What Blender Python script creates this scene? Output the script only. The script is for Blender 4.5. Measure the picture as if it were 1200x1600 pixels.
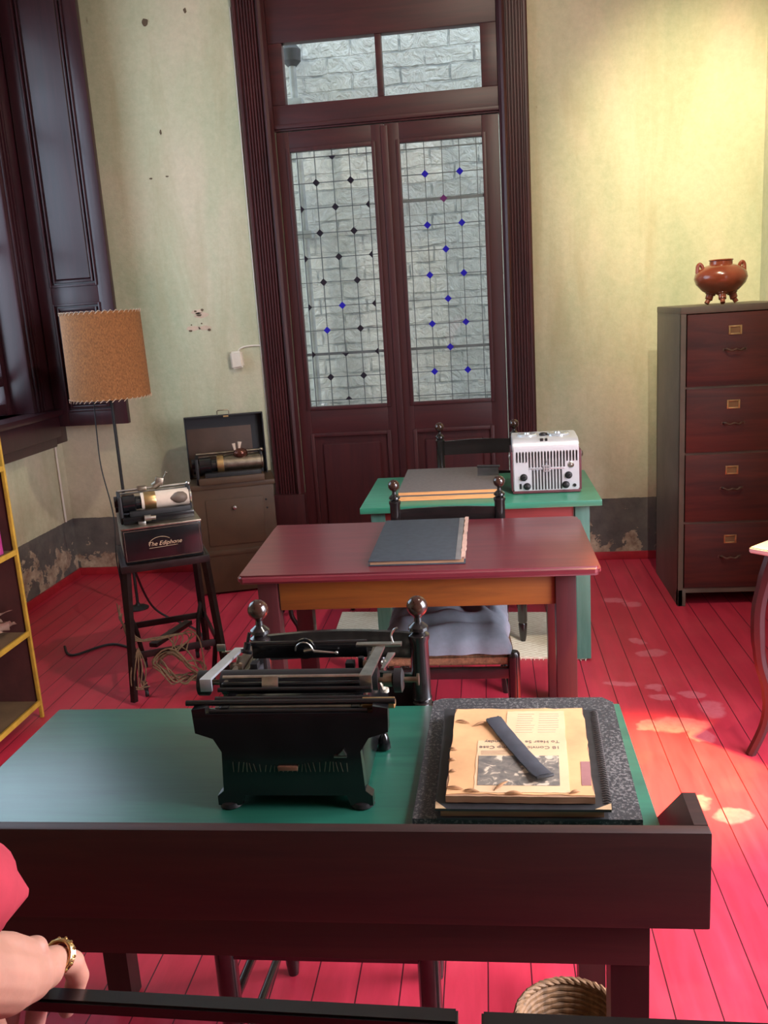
import bpy, bmesh, math, random
from mathutils import Vector, Matrix, noise
random.seed(7)
for o in list(bpy.data.objects): bpy.data.objects.remove(o)
S = bpy.context.scene
COL = S.collection
PI = math.pi

# ------------------------------------------------------------------ camera
YAW, PITCH, ROLL, FPX = 0.1226, 0.2248, -0.06396, 1393.6
fw = Vector((-math.sin(YAW)*math.cos(PITCH), math.cos(YAW)*math.cos(PITCH), -math.sin(PITCH)))
r0 = Vector((math.cos(YAW), math.sin(YAW), 0)); u0 = r0.cross(fw)
c_, s_ = math.cos(ROLL), math.sin(ROLL)
rt = c_*r0 + s_*u0; up = -s_*r0 + c_*u0
cam = bpy.data.objects.new('camera', bpy.data.cameras.new('camera')); COL.objects.link(cam)
M = Matrix((rt, up, -fw)).transposed().to_4x4(); M.translation = (0, 0, 1.6)
cam.matrix_world = M
cam.data.sensor_fit = 'VERTICAL'; cam.data.sensor_height = 36.0; cam.data.lens = 36.0*FPX/1600.0
cam.data.clip_start = 0.02
S.camera = cam

# ------------------------------------------------------------------ world, lights, exposure
w = bpy.data.worlds.new('sky'); S.world = w; w.use_nodes = True
bg = w.node_tree.nodes['Background']
bg.inputs[0].default_value = (0.70, 0.85, 1.0, 1); bg.inputs[1].default_value = 3.9
def area(name, loc, target, sx, sy, power, col, spread=PI):
    l = bpy.data.lights.new(name, 'AREA'); l.shape = 'RECTANGLE'; l.size = sx; l.size_y = sy
    l.energy = power; l.color = col; l.spread = spread
    o = bpy.data.objects.new(name, l); COL.objects.link(o); o.location = loc
    o.rotation_euler = (Vector(target)-Vector(loc)).to_track_quat('-Z', 'Y').to_euler(); return o
def spot(name, loc, target, power, col, ang, blend=0.6, r=0.05):
    l = bpy.data.lights.new(name, 'SPOT'); l.energy = power; l.color = col
    l.spot_size = math.radians(ang); l.spot_blend = blend; l.shadow_soft_size = r
    o = bpy.data.objects.new(name, l); COL.objects.link(o); o.location = loc
    o.rotation_euler = (Vector(target)-Vector(loc)).to_track_quat('-Z', 'Y').to_euler(); return o
area('doorway_daylight', (1.95, 1.6, 1.5), (-0.2, 2.0, 0.0), 1.6, 2.0, 106, (1.0, 0.92, 0.99), math.radians(130))
area('left_window_daylight', (-3.35, 3.7, 2.2), (0.0, 3.0, 0.6), 2.2, 2.0, 32, (0.55, 0.78, 1.0))
spot('ceiling_spot_wall', (0.55, 3.1, 3.95), (1.42, 5.42, 2.05), 640, (1.0, 0.88, 0.56), 46, 1.0, 0.10)
spot('ceiling_spot_floor', (1.42, 2.45, 3.7), (0.52, 2.80, 0.0), 5600, (1.0, 0.74, 0.13), 16, 1.0, 0.06)
spot('ceiling_spot_room', (0.9, 2.2, 3.95), (-1.0, 4.9, 0.9), 235, (1.0, 0.90, 0.72), 105, 0.8, 0.03)
S.view_settings.view_transform = 'Standard'; S.view_settings.look = 'None'
S.view_settings.exposure = 0.0; S.view_settings.gamma = 1.0
S.view_settings.use_curve_mapping = False

# ------------------------------------------------------------------ materials
def nodes(name):
    m = bpy.data.materials.new(name); m.use_nodes = True
    nt = m.node_tree; return m, nt, nt.nodes['Principled BSDF']
def N(nt, t, **kw):
    n = nt.nodes.new(t)
    for k, v in kw.items():
        if k in n.inputs.keys(): n.inputs[k].default_value = v
        else: setattr(n, k, v)
    return n
def coords(nt, scale=(1, 1, 1), kind='Object', rot=(0, 0, 0)):
    tc = N(nt, 'ShaderNodeTexCoord'); mp = N(nt, 'ShaderNodeMapping')
    mp.inputs['Scale'].default_value = scale; mp.inputs['Rotation'].default_value = rot
    nt.links.new(tc.outputs[kind], mp.inputs[0]); return mp.outputs[0]
def ramp(nt, src, stops):
    r = N(nt, 'ShaderNodeValToRGB'); e = r.color_ramp.elements
    while len(e) < len(stops): e.new(0.5)
    for i, (p, c) in enumerate(stops):
        e[i].position = p; e[i].color = (*c, 1) if len(c) == 3 else c
    nt.links.new(src, r.inputs[0]); return r.outputs[0]
def mixc(nt, fac, a, b, blend='MIX'):
    m = N(nt, 'ShaderNodeMix', data_type='RGBA', blend_type=blend)
    L = nt.links.new
    if isinstance(fac, (int, float)): m.inputs[0].default_value = fac
    else: L(fac, m.inputs[0])
    for i, v in ((6, a), (7, b)):
        if isinstance(v, tuple): m.inputs[i].default_value = (*v, 1)
        else: L(v, m.inputs[i])
    return m.outputs[2]
def noisev(nt, vec, scale, detail=4, rough=0.5, dist=0.0):
    n = N(nt, 'ShaderNodeTexNoise'); n.inputs['Scale'].default_value = scale
    n.inputs['Detail'].default_value = detail; n.inputs['Roughness'].default_value = rough
    n.inputs['Distortion'].default_value = dist
    nt.links.new(vec, n.inputs['Vector']); return n.outputs['Fac']
def bump(nt, b, h, strength=0.3, dist=0.01):
    n = N(nt, 'ShaderNodeBump'); n.inputs['Strength'].default_value = strength
    n.inputs['Distance'].default_value = dist
    nt.links.new(h, n.inputs['Height']); nt.links.new(n.outputs[0], b.inputs['Normal'])
def math_(nt, op, a, b=None, c=None):
    n = N(nt, 'ShaderNodeMath', operation=op)
    for i, v in enumerate((a, b, c)):
        if v is None: continue
        if isinstance(v, (int, float)): n.inputs[i].default_value = v
        else: nt.links.new(v, n.inputs[i])
    return n.outputs[0]
def simple(name, col, rough=0.5, metal=0.0, var=0.25, scale=12, stretch=(1, 1, 1), bmp=0.0, coat=0.0, col2=None):
    m, nt, b = nodes(name)
    v = coords(nt, stretch); f = noisev(nt, v, scale, 5, 0.6)
    c2 = col2 or tuple(x*(1-var) for x in col); c1 = tuple(min(1, x*(1+var*0.6)) for x in col) if not col2 else col
    nt.links.new(ramp(nt, f, [(0.3, c2), (0.7, c1)]), b.inputs['Base Color'])
    b.inputs['Roughness'].default_value = rough; b.inputs['Metallic'].default_value = metal
    if coat: b.inputs['Coat Weight'].default_value = coat; b.inputs['Coat Roughness'].default_value = 0.12
    if bmp: bump(nt, b, f, bmp, 0.004)
    return m
def wood(name, c1, c2, rough=0.4, axis='X', scale=9, coat=0.0, worn=None, wthr=0.70, spec=0.5):
    m, nt, b = nodes(name)
    st = {'X': (0.08, 1.0, 1.0), 'Y': (1.0, 0.08, 1.0), 'Z': (1.0, 1.0, 0.08)}[axis]
    v = coords(nt, st); f = noisev(nt, v, scale*5, 6, 0.65, 0.6)
    c = ramp(nt, f, [(0.32, c2), (0.68, c1)])
    if worn:
        g = noisev(nt, coords(nt), 34, 5, 0.7); h = ramp(nt, g, [(wthr, (0, 0, 0)), (wthr+0.015, (1, 1, 1))])
        c = mixc(nt, h, c, worn)
    nt.links.new(c, b.inputs['Base Color']); b.inputs['Roughness'].default_value = rough
    b.inputs['Specular IOR Level'].default_value = spec
    if coat: b.inputs['Coat Weight'].default_value = coat; b.inputs['Coat Roughness'].default_value = 0.15
    bump(nt, b, f, 0.12, 0.002)
    return m

def wall_material():
    m, nt, b = nodes('aged_plaster'); L = nt.links.new
    v = coords(nt); sep = N(nt, 'ShaderNodeSeparateXYZ'); L(v, sep.inputs[0]); z = sep.outputs['Z']
    big = noisev(nt, coords(nt, (1, 1, 0.45)), 2.1, 5, 0.55, 0.4)
    base = ramp(nt, big, [(0.30, (0.34, 0.39, 0.25)), (0.48, (0.49, 0.48, 0.32)), (0.66, (0.64, 0.53, 0.39))])
    fine = noisev(nt, v, 26, 6, 0.7)
    base = mixc(nt, 0.35, base, ramp(nt, fine, [(0.3, (0.42, 0.40, 0.27)), (0.7, (0.68, 0.62, 0.45))]))
    stk = noisev(nt, coords(nt, (1, 1, 0.16)), 4.5, 6, 0.62, 0.5)
    base = mixc(nt, ramp(nt, stk, [(0.52, (0, 0, 0)), (0.72, (0.55, 0.55, 0.55))]), base, (0.40, 0.34, 0.20))
    sp = noisev(nt, coords(nt, (1, 1, 0.6)), 13, 3, 0.5)
    base = mixc(nt, ramp(nt, sp, [(0.76, (0, 0, 0)), (0.79, (0.55, 0.55, 0.55))]), base, (0.20, 0.15, 0.09))
    # damp brown stain on the lower part of the wall
    st = noisev(nt, v, 3.0, 6, 0.6)
    lowm = math_(nt, 'MULTIPLY', ramp(nt, z, [(0.35, (1, 1, 1)), (0.80, (0, 0, 0))]), ramp(nt, st, [(0.45, (0, 0, 0)), (0.62, (0.6, 0.6, 0.6))]))
    base = mixc(nt, lowm, base, (0.36, 0.27, 0.17))
    # painted dado with flaking paint
    dn = noisev(nt, v, 5.0, 8, 0.68, 0.3)
    thr = math_(nt, 'ADD', dn, math_(nt, 'MULTIPLY', z, -0.55))
    flake = ramp(nt, thr, [(0.43, (0, 0, 0)), (0.445, (1, 1, 1))])
    grey = ramp(nt, noisev(nt, v, 9, 6, 0.6), [(0.3, (0.075, 0.068, 0.066)), (0.7, (0.15, 0.13, 0.115))])
    raw = ramp(nt, noisev(nt, v, 15, 6, 0.7), [(0.35, (0.22, 0.14, 0.10)), (0.65, (0.50, 0.40, 0.29))])
    dado = mixc(nt, flake, grey, raw)
    edge = math_(nt, 'ADD', z, math_(nt, 'MULTIPLY', noisev(nt, v, 30, 3), 0.008))
    isd = math_(nt, 'LESS_THAN', edge, 0.389)
    L(mixc(nt, isd, base, dado), b.inputs['Base Color'])
    b.inputs['Roughness'].default_value = 0.8
    h = math_(nt, 'ADD', fine, math_(nt, 'MULTIPLY', math_(nt, 'MULTIPLY', flake, isd), -1.2))
    bump(nt, b, h, 0.35, 0.006)
    return m
def floor_material():
    m, nt, b = nodes('red_floorboards'); L = nt.links.new
    v = coords(nt); sep = N(nt, 'ShaderNodeSeparateXYZ'); L(v, sep.inputs[0])
    fx = math_(nt, 'MODULO', math_(nt, 'ADD', sep.outputs['X'], 20.0), 0.105)
    gap = math_(nt, 'LESS_THAN', fx, 0.0035)
    idx = math_(nt, 'FLOOR', math_(nt, 'DIVIDE', math_(nt, 'ADD', sep.outputs['X'], 20.0), 0.105))
    wn = N(nt, 'ShaderNodeTexWhiteNoise', noise_dimensions='1D'); L(idx, wn.inputs['W'])
    f = noisev(nt, coords(nt, (1, 0.15, 1)), 22, 6, 0.6, 0.4)
    c = ramp(nt, f, [(0.25, (0.40, 0.022, 0.045)), (0.75, (0.60, 0.040, 0.078))])
    c = mixc(nt, math_(nt, 'MULTIPLY', wn.outputs['Value'], 0.30), c, (0.34, 0.012, 0.030))
    big = noisev(nt, v, 2.4, 4, 0.6)
    c = mixc(nt, ramp(nt, big, [(0.5, (0, 0, 0)), (0.8, (0.35, 0.35, 0.35))]), c, (0.62, 0.10, 0.11))
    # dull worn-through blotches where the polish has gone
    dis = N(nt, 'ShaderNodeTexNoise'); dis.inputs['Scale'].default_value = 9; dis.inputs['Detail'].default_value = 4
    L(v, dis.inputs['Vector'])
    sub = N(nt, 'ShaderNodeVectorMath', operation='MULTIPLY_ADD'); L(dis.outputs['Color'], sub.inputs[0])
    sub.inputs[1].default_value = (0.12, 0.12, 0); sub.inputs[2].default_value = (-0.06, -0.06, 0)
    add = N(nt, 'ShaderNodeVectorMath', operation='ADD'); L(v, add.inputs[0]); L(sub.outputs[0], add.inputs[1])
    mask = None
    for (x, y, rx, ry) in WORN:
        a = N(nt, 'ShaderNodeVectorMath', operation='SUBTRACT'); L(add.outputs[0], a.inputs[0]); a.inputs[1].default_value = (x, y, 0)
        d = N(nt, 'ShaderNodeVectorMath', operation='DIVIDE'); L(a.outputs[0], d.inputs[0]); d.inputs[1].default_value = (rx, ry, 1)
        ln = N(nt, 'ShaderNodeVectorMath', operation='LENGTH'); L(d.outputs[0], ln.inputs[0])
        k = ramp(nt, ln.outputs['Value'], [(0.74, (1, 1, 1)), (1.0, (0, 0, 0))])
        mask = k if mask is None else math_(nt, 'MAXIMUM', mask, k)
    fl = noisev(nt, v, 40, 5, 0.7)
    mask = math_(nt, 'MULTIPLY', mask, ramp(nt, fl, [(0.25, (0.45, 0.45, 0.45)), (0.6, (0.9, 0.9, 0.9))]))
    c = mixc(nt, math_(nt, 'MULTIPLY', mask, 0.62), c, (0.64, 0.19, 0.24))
    c = mixc(nt, gap, c, (0.06, 0.004, 0.010))
    L(c, b.inputs['Base Color'])
    rr = math_(nt, 'ADD', math_(nt, 'MULTIPLY', f, 0.22), 0.27)
    L(rr, b.inputs['Roughness']); b.inputs['Specular IOR Level'].default_value = 0.36
    bump(nt, b, math_(nt, 'SUBTRACT', math_(nt, 'MULTIPLY', f, 0.3), gap), 0.35, 0.002)
    return m
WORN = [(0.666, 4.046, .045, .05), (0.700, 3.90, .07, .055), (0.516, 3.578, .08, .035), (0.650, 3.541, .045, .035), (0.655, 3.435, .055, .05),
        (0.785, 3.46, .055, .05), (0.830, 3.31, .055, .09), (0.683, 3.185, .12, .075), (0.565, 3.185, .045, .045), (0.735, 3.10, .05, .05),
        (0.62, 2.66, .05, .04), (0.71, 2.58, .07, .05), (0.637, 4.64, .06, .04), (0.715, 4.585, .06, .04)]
def brick_material():
    m, nt, b = nodes('whitewashed_brick'); L = nt.links.new
    v = coords(nt, kind='Object', rot=(PI/2, 0, 0))
    dn = N(nt, 'ShaderNodeTexNoise'); dn.inputs['Scale'].default_value = 5; dn.inputs['Detail'].default_value = 5; L(v, dn.inputs['Vector'])
    ma = N(nt, 'ShaderNodeVectorMath', operation='MULTIPLY_ADD'); L(dn.outputs['Color'], ma.inputs[0])
    ma.inputs[1].default_value = (0.04, 0.04, 0.04); ma.inputs[2].default_value = (-0.02, -0.02, -0.02)
    ad = N(nt, 'ShaderNodeVectorMath', operation='ADD'); L(v, ad.inputs[0]); L(ma.outputs[0], ad.inputs[1])
    br = N(nt, 'ShaderNodeTexBrick'); L(ad.outputs[0], br.inputs['Vector'])
    br.inputs['Scale'].default_value = 1.0; br.inputs['Brick Width'].default_value = 0.33; br.inputs['Row Height'].default_value = 0.105
    br.inputs['Mortar Size'].default_value = 0.008; br.inputs['Mortar Smooth'].default_value = 0.35
    f = noisev(nt, v, 18, 8, 0.7, 0.8)
    c = ramp(nt, f, [(0.3, (0.66, 0.64, 0.59)), (0.6, (0.86, 0.83, 0.76))])
    c = mixc(nt, math_(nt, 'MULTIPLY', br.outputs['Fac'], ramp(nt, noisev(nt, v, 7, 4), [(0.45, (0, 0, 0)), (0.6, (0.7, 0.7, 0.7))])), c, (0.22, 0.24, 0.24))
    L(c, b.inputs['Base Color']); b.inputs['Roughness'].default_value = 0.55
    g = noisev(nt, v, 9, 6, 0.6, 1.5)
    h = math_(nt, 'ADD', math_(nt, 'MULTIPLY', br.outputs['Fac'], -1.0), math_(nt, 'MULTIPLY', g, 1.6))
    bump(nt, b, h, 0.9, 0.03)
    return m
def speckle(name, a, b_, scale=120, thr=0.62, rough=0.5):
    m, nt, b = nodes(name)
    f = noisev(nt, coords(nt), scale, 6, 0.75); g = noisev(nt, coords(nt), 8, 3, 0.5)
    s = math_(nt, 'ADD', f, math_(nt, 'MULTIPLY', g, 0.15))
    nt.links.new(ramp(nt, s, [(thr, a), (thr+0.04, b_)]), b.inputs['Base Color'])
    b.inputs['Roughness'].default_value = rough; return m
def glassy(name, tint=(0.96, 0.97, 0.98), refl=0.07, rough=0.02):
    m = bpy.data.materials.new(name); m.use_nodes = True; nt = m.node_tree; nt.nodes.clear()
    out = N(nt, 'ShaderNodeOutputMaterial'); t = N(nt, 'ShaderNodeBsdfTransparent'); g = N(nt, 'ShaderNodeBsdfGlossy')
    t.inputs[0].default_value = (*tint, 1); g.inputs['Roughness'].default_value = rough
    mx = N(nt, 'ShaderNodeMixShader'); fr = N(nt, 'ShaderNodeLayerWeight'); fr.inputs[0].default_value = 0.5
    f4 = math_(nt, 'POWER', fr.outputs['Facing'], 4.0)
    nt.links.new(math_(nt, 'ADD', math_(nt, 'MULTIPLY', f4, 0.5), refl*0.5), mx.inputs[0])
    nt.links.new(t.outputs[0], mx.inputs[1]); nt.links.new(g.outputs[0], mx.inputs[2]); nt.links.new(mx.outputs[0], out.inputs[0])
    return m
def weave(name, a, b_, sx, sy, rough=0.8, trans=0.0):
    m, nt, b = nodes(name); L = nt.links.new
    v = coords(nt); sep = N(nt, 'ShaderNodeSeparateXYZ'); L(v, sep.inputs[0])
    x = math_(nt, 'SINE', math_(nt, 'MULTIPLY', sep.outputs['X'], sx)); y = math_(nt, 'SINE', math_(nt, 'MULTIPLY', sep.outputs['Y'], sy))
    h = math_(nt, 'ADD', math_(nt, 'MULTIPLY', math_(nt, 'MULTIPLY', x, y), 0.25), 0.5)
    h2 = math_(nt, 'ADD', math_(nt, 'MULTIPLY', noisev(nt, v, 60, 4), 0.5), math_(nt, 'MULTIPLY', h, 0.6))
    L(ramp(nt, h2, [(0.3, b_), (0.75, a)]), b.inputs['Base Color']); b.inputs['Roughness'].default_value = rough
    bump(nt, b, h, 0.5, 0.003); return m

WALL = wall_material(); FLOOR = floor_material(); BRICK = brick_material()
CEIL = simple('ceiling_plaster', (0.62, 0.60, 0.50), 0.85)
DOORW = wood('oxblood_door_paint', (0.070, 0.013, 0.015), (0.038, 0.008, 0.011), 0.45, 'Z', 5, 0.0)
DOORR = wood('oxblood_rail_paint', (0.070, 0.013, 0.015), (0.038, 0.008, 0.011), 0.45, 'X', 5, 0.0)
SHUT = wood('dark_shutter_paint', (0.045, 0.011, 0.016), (0.025, 0.007, 0.011), 0.34, 'Z', 5, 0.15)
BASEB = simple('red_skirting_paint', (0.40, 0.018, 0.03), 0.45)
GLASS = glassy('window_glass')
CAME = simple('lead_came', (0.16, 0.18, 0.18), 0.5, 0.6)
BLUEG = simple('cobalt_glass', (0.02, 0.015, 0.42), 0.12, 0, 0.2)
DARKG = simple('near_black_glass', (0.02, 0.018, 0.03), 0.12, 0, 0.2)
PURPG = simple('plum_glass', (0.13, 0.03, 0.13), 0.15, 0, 0.2)
GREEN = wood('green_paint_top', (0.020, 0.135, 0.085), (0.010, 0.085, 0.060), 0.36, 'X', 7, 0.7, (0.30, 0.36, 0.32), 0.80)
GREEN.node_tree.nodes['Principled BSDF'].inputs['Coat Roughness'].default_value = 0.30
GREENL = wood('green_paint_leg', (0.10, 0.26, 0.205), (0.06, 0.19, 0.145), 0.5, 'Z', 7)
GREENT = wood('green_paint_pale_top', (0.045, 0.27, 0.165), (0.03, 0.19, 0.12), 0.35, 'X', 7, 0.1, (0.55, 0.6, 0.5), 0.78)
BROWNB = wood('dark_brown_board', (0.045, 0.015, 0.012), (0.024, 0.009, 0.008), 0.5, 'X', 7)
BROWNL = wood('dark_brown_leg', (0.034, 0.012, 0.010), (0.020, 0.008, 0.007), 0.5, 'Z', 7)
MAROON = wood('maroon_gloss_top', (0.150, 0.022, 0.030), (0.100, 0.014, 0.022), 0.36, 'X', 6, 0.35, (0.45, 0.25, 0.2), 0.83)
MARLEG = wood('maroon_leg', (0.060, 0.012, 0.014), (0.038, 0.009, 0.010), 0.4, 'Z', 6, 0.15)
OCHRE = wood('ochre_apron', (0.20, 0.072, 0.010), (0.12, 0.040, 0.007), 0.45, 'X', 6, 0.1)
REDAP = wood('red_brown_apron', (0.30, 0.035, 0.030), (0.20, 0.022, 0.022), 0.5, 'X', 6, 0, (0.7, 0.5, 0.35), 0.74)
CHAIRB = simple('black_lacquered_wood', (0.013, 0.010, 0.010), 0.22, 0, 0.4, 20, coat=0.4)
CHAIRF = simple('dark_brown_lacquer', (0.040, 0.016, 0.011), 0.18, 0, 0.4, 20, coat=0.5)
STRAW = simple('woven_straw', (0.19, 0.095, 0.045), 0.8, 0, 0.5, 90, (1, 0.1, 1), 0.6)
CUSH = simple('grey_blue_cloth', (0.20, 0.235, 0.28), 0.95, 0, 0.35, 8, bmp=0.2)
BLKMET = simple('black_enamel', (0.008, 0.008, 0.009), 0.20, 0.0, 0.3, 20, coat=0.3)
BLKDULL = simple('dull_black_iron', (0.012, 0.011, 0.012), 0.55, 0.2, 0.4, 30)
RUBBER = simple('black_rubber', (0.012, 0.011, 0.012), 0.42, 0, 0.3, 30)
CHROME = simple('worn_nickel', (0.62, 0.60, 0.56), 0.28, 1.0, 0.3, 30)
DULLMET = simple('dull_metal', (0.30, 0.25, 0.19), 0.38, 1.0, 0.4, 30)
BRASS = simple('aged_brass', (0.52, 0.34, 0.15), 0.35, 0.9, 0.3, 30)
IRON = simple('dark_brown_iron', (0.030, 0.016, 0.016), 0.42, 0.5, 0.4, 25)
SILVER = simple('silver_enamel', (0.70, 0.70, 0.74), 0.33, 0.35, 0.08, 8)
SILVTOP = simple('bright_silver_top', (0.72, 0.76, 0.80), 0.22, 0.6, 0.1, 8)
SLOT = simple('grille_shadow', (0.035, 0.028, 0.033), 0.8)
BURG = simple('burgundy_leatherette', (0.13, 0.035, 0.045), 0.5)
OLIVE = simple('brown_enamel_metal', (0.075, 0.038, 0.018), 0.55, 0.0, 0.22, 7, bmp=0.1)
OLIVED = simple('worn_brown_lid_lining', (0.075, 0.040, 0.028), 0.6, 0.1, 0.35, 5)
OLIVEK = simple('black_lid_border', (0.010, 0.010, 0.014), 0.6)
GOLDL = simple('gold_lettering', (0.55, 0.40, 0.26), 0.5, 0.2, 0.1)
WHITEP = simple('cream_card_sleeve', (0.62, 0.50, 0.40), 0.6, 0, 0.15)
PAGES = simple('orange_aged_page_edges', (0.92, 0.40, 0.15), 0.8, 0, 0.25, 160, (0.1, 0.1, 3))
PAGEB = simple('brown_page_edges', (0.36, 0.20, 0.11), 0.8, 0, 0.3, 120, (0.1, 0.1, 3))
COVERG = simple('grey_brown_cloth_cover', (0.15, 0.125, 0.12), 0.65, 0, 0.2, 60)
COVERB = simple('dark_blue_grey_cover', (0.038, 0.046, 0.060), 0.6, 0, 0.25, 40)
COVERK = simple('black_book_cover', (0.020, 0.020, 0.022), 0.55, 0, 0.4, 40)
NEWS = simple('yellowed_newsprint', (0.70, 0.38, 0.17), 0.9, 0, 0.28, 6)
NEWS2 = simple('paler_newsprint', (0.74, 0.48, 0.27), 0.9, 0, 0.14, 9)
CURL = simple('curled_brown_paper', (0.40, 0.20, 0.09), 0.9)
INK = simple('faded_ink', (0.16, 0.12, 0.10), 0.9)
INKP = simple('pale_faded_ink', (0.60, 0.42, 0.27), 0.9)
STRIPM = simple('dark_grey_strap', (0.050, 0.052, 0.065), 0.55, 0, 0.25, 40)
SPECK = speckle('black_marbled_board', (0.032, 0.032, 0.036), (0.17, 0.16, 0.155), 150, 0.60, 0.5)
CABF = wood('red_brown_drawer_front', (0.105, 0.020, 0.013), (0.040, 0.009, 0.008), 0.45, 'X', 4, 0.0)
CABS = simple('grey_brown_cabinet_paint', (0.115, 0.088, 0.066), 0.5, 0, 0.25, 6)
CLAY = simple('glazed_terracotta', (0.22, 0.045, 0.020), 0.22, 0, 0.3, 8, coat=0.4)
BURLAP = simple('burlap_shade', (0.28, 0.108, 0.033), 0.9, 0, 0.5, 170, (1, 1, 0.5), 0.5)
STITCH = simple('pale_whip_stitch', (0.55, 0.40, 0.28), 0.8)
YELLOW = simple('yellow_painted_metal', (0.46, 0.27, 0.035), 0.5, 0, 0.3, 15)
SHELFP = simple('dark_red_brown_panel', (0.075, 0.020, 0.018), 0.6)
SHELFB = simple('brown_shelf_board', (0.14, 0.085, 0.045), 0.6)
MAGENTA = simple('magenta_folder_card', (0.36, 0.03, 0.17), 0.6)
WHITEF = simple('white_folder_card', (0.72, 0.64, 0.58), 0.7)
PAPER = simple('crumpled_pinkish_paper', (0.52, 0.34, 0.25), 0.9)
SWITCH = simple('ivory_plastic', (0.74, 0.66, 0.56), 0.45, 0, 0.08)
CABLE = simple('black_cable', (0.012, 0.010, 0.012), 0.5)
CABLET = simple('tan_cloth_cable', (0.20, 0.125, 0.07), 0.8, 0, 0.4, 60)
RUG = weave('cream_woven_mat', (0.88, 0.82, 0.68), (0.62, 0.50, 0.35), 150, 220, 0.9)
WICKER = simple('wicker', (0.24, 0.13, 0.06), 0.7, 0, 0.5, 70, (1, 1, 0.2), 0.5)
SKIN = simple('skin', (0.46, 0.225, 0.155), 0.5, 0, 0.10, 30, bmp=0.15)
SKIN.node_tree.nodes['Principled BSDF'].inputs['Subsurface Weight'].default_value = 0.08
SLEEVE = simple('red_cotton_sleeve', (0.40, 0.025, 0.045), 0.85, 0, 0.2, 20)
GOLD = simple('gold', (0.80, 0.58, 0.28), 0.25, 1.0, 0.1)
NAIL = simple('fingernail', (0.60, 0.36, 0.28), 0.3)
PINKT = simple('pale_polished_tabletop', (0.62, 0.42, 0.42), 0.15, 0, 0.1, coat=0.5)

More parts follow.
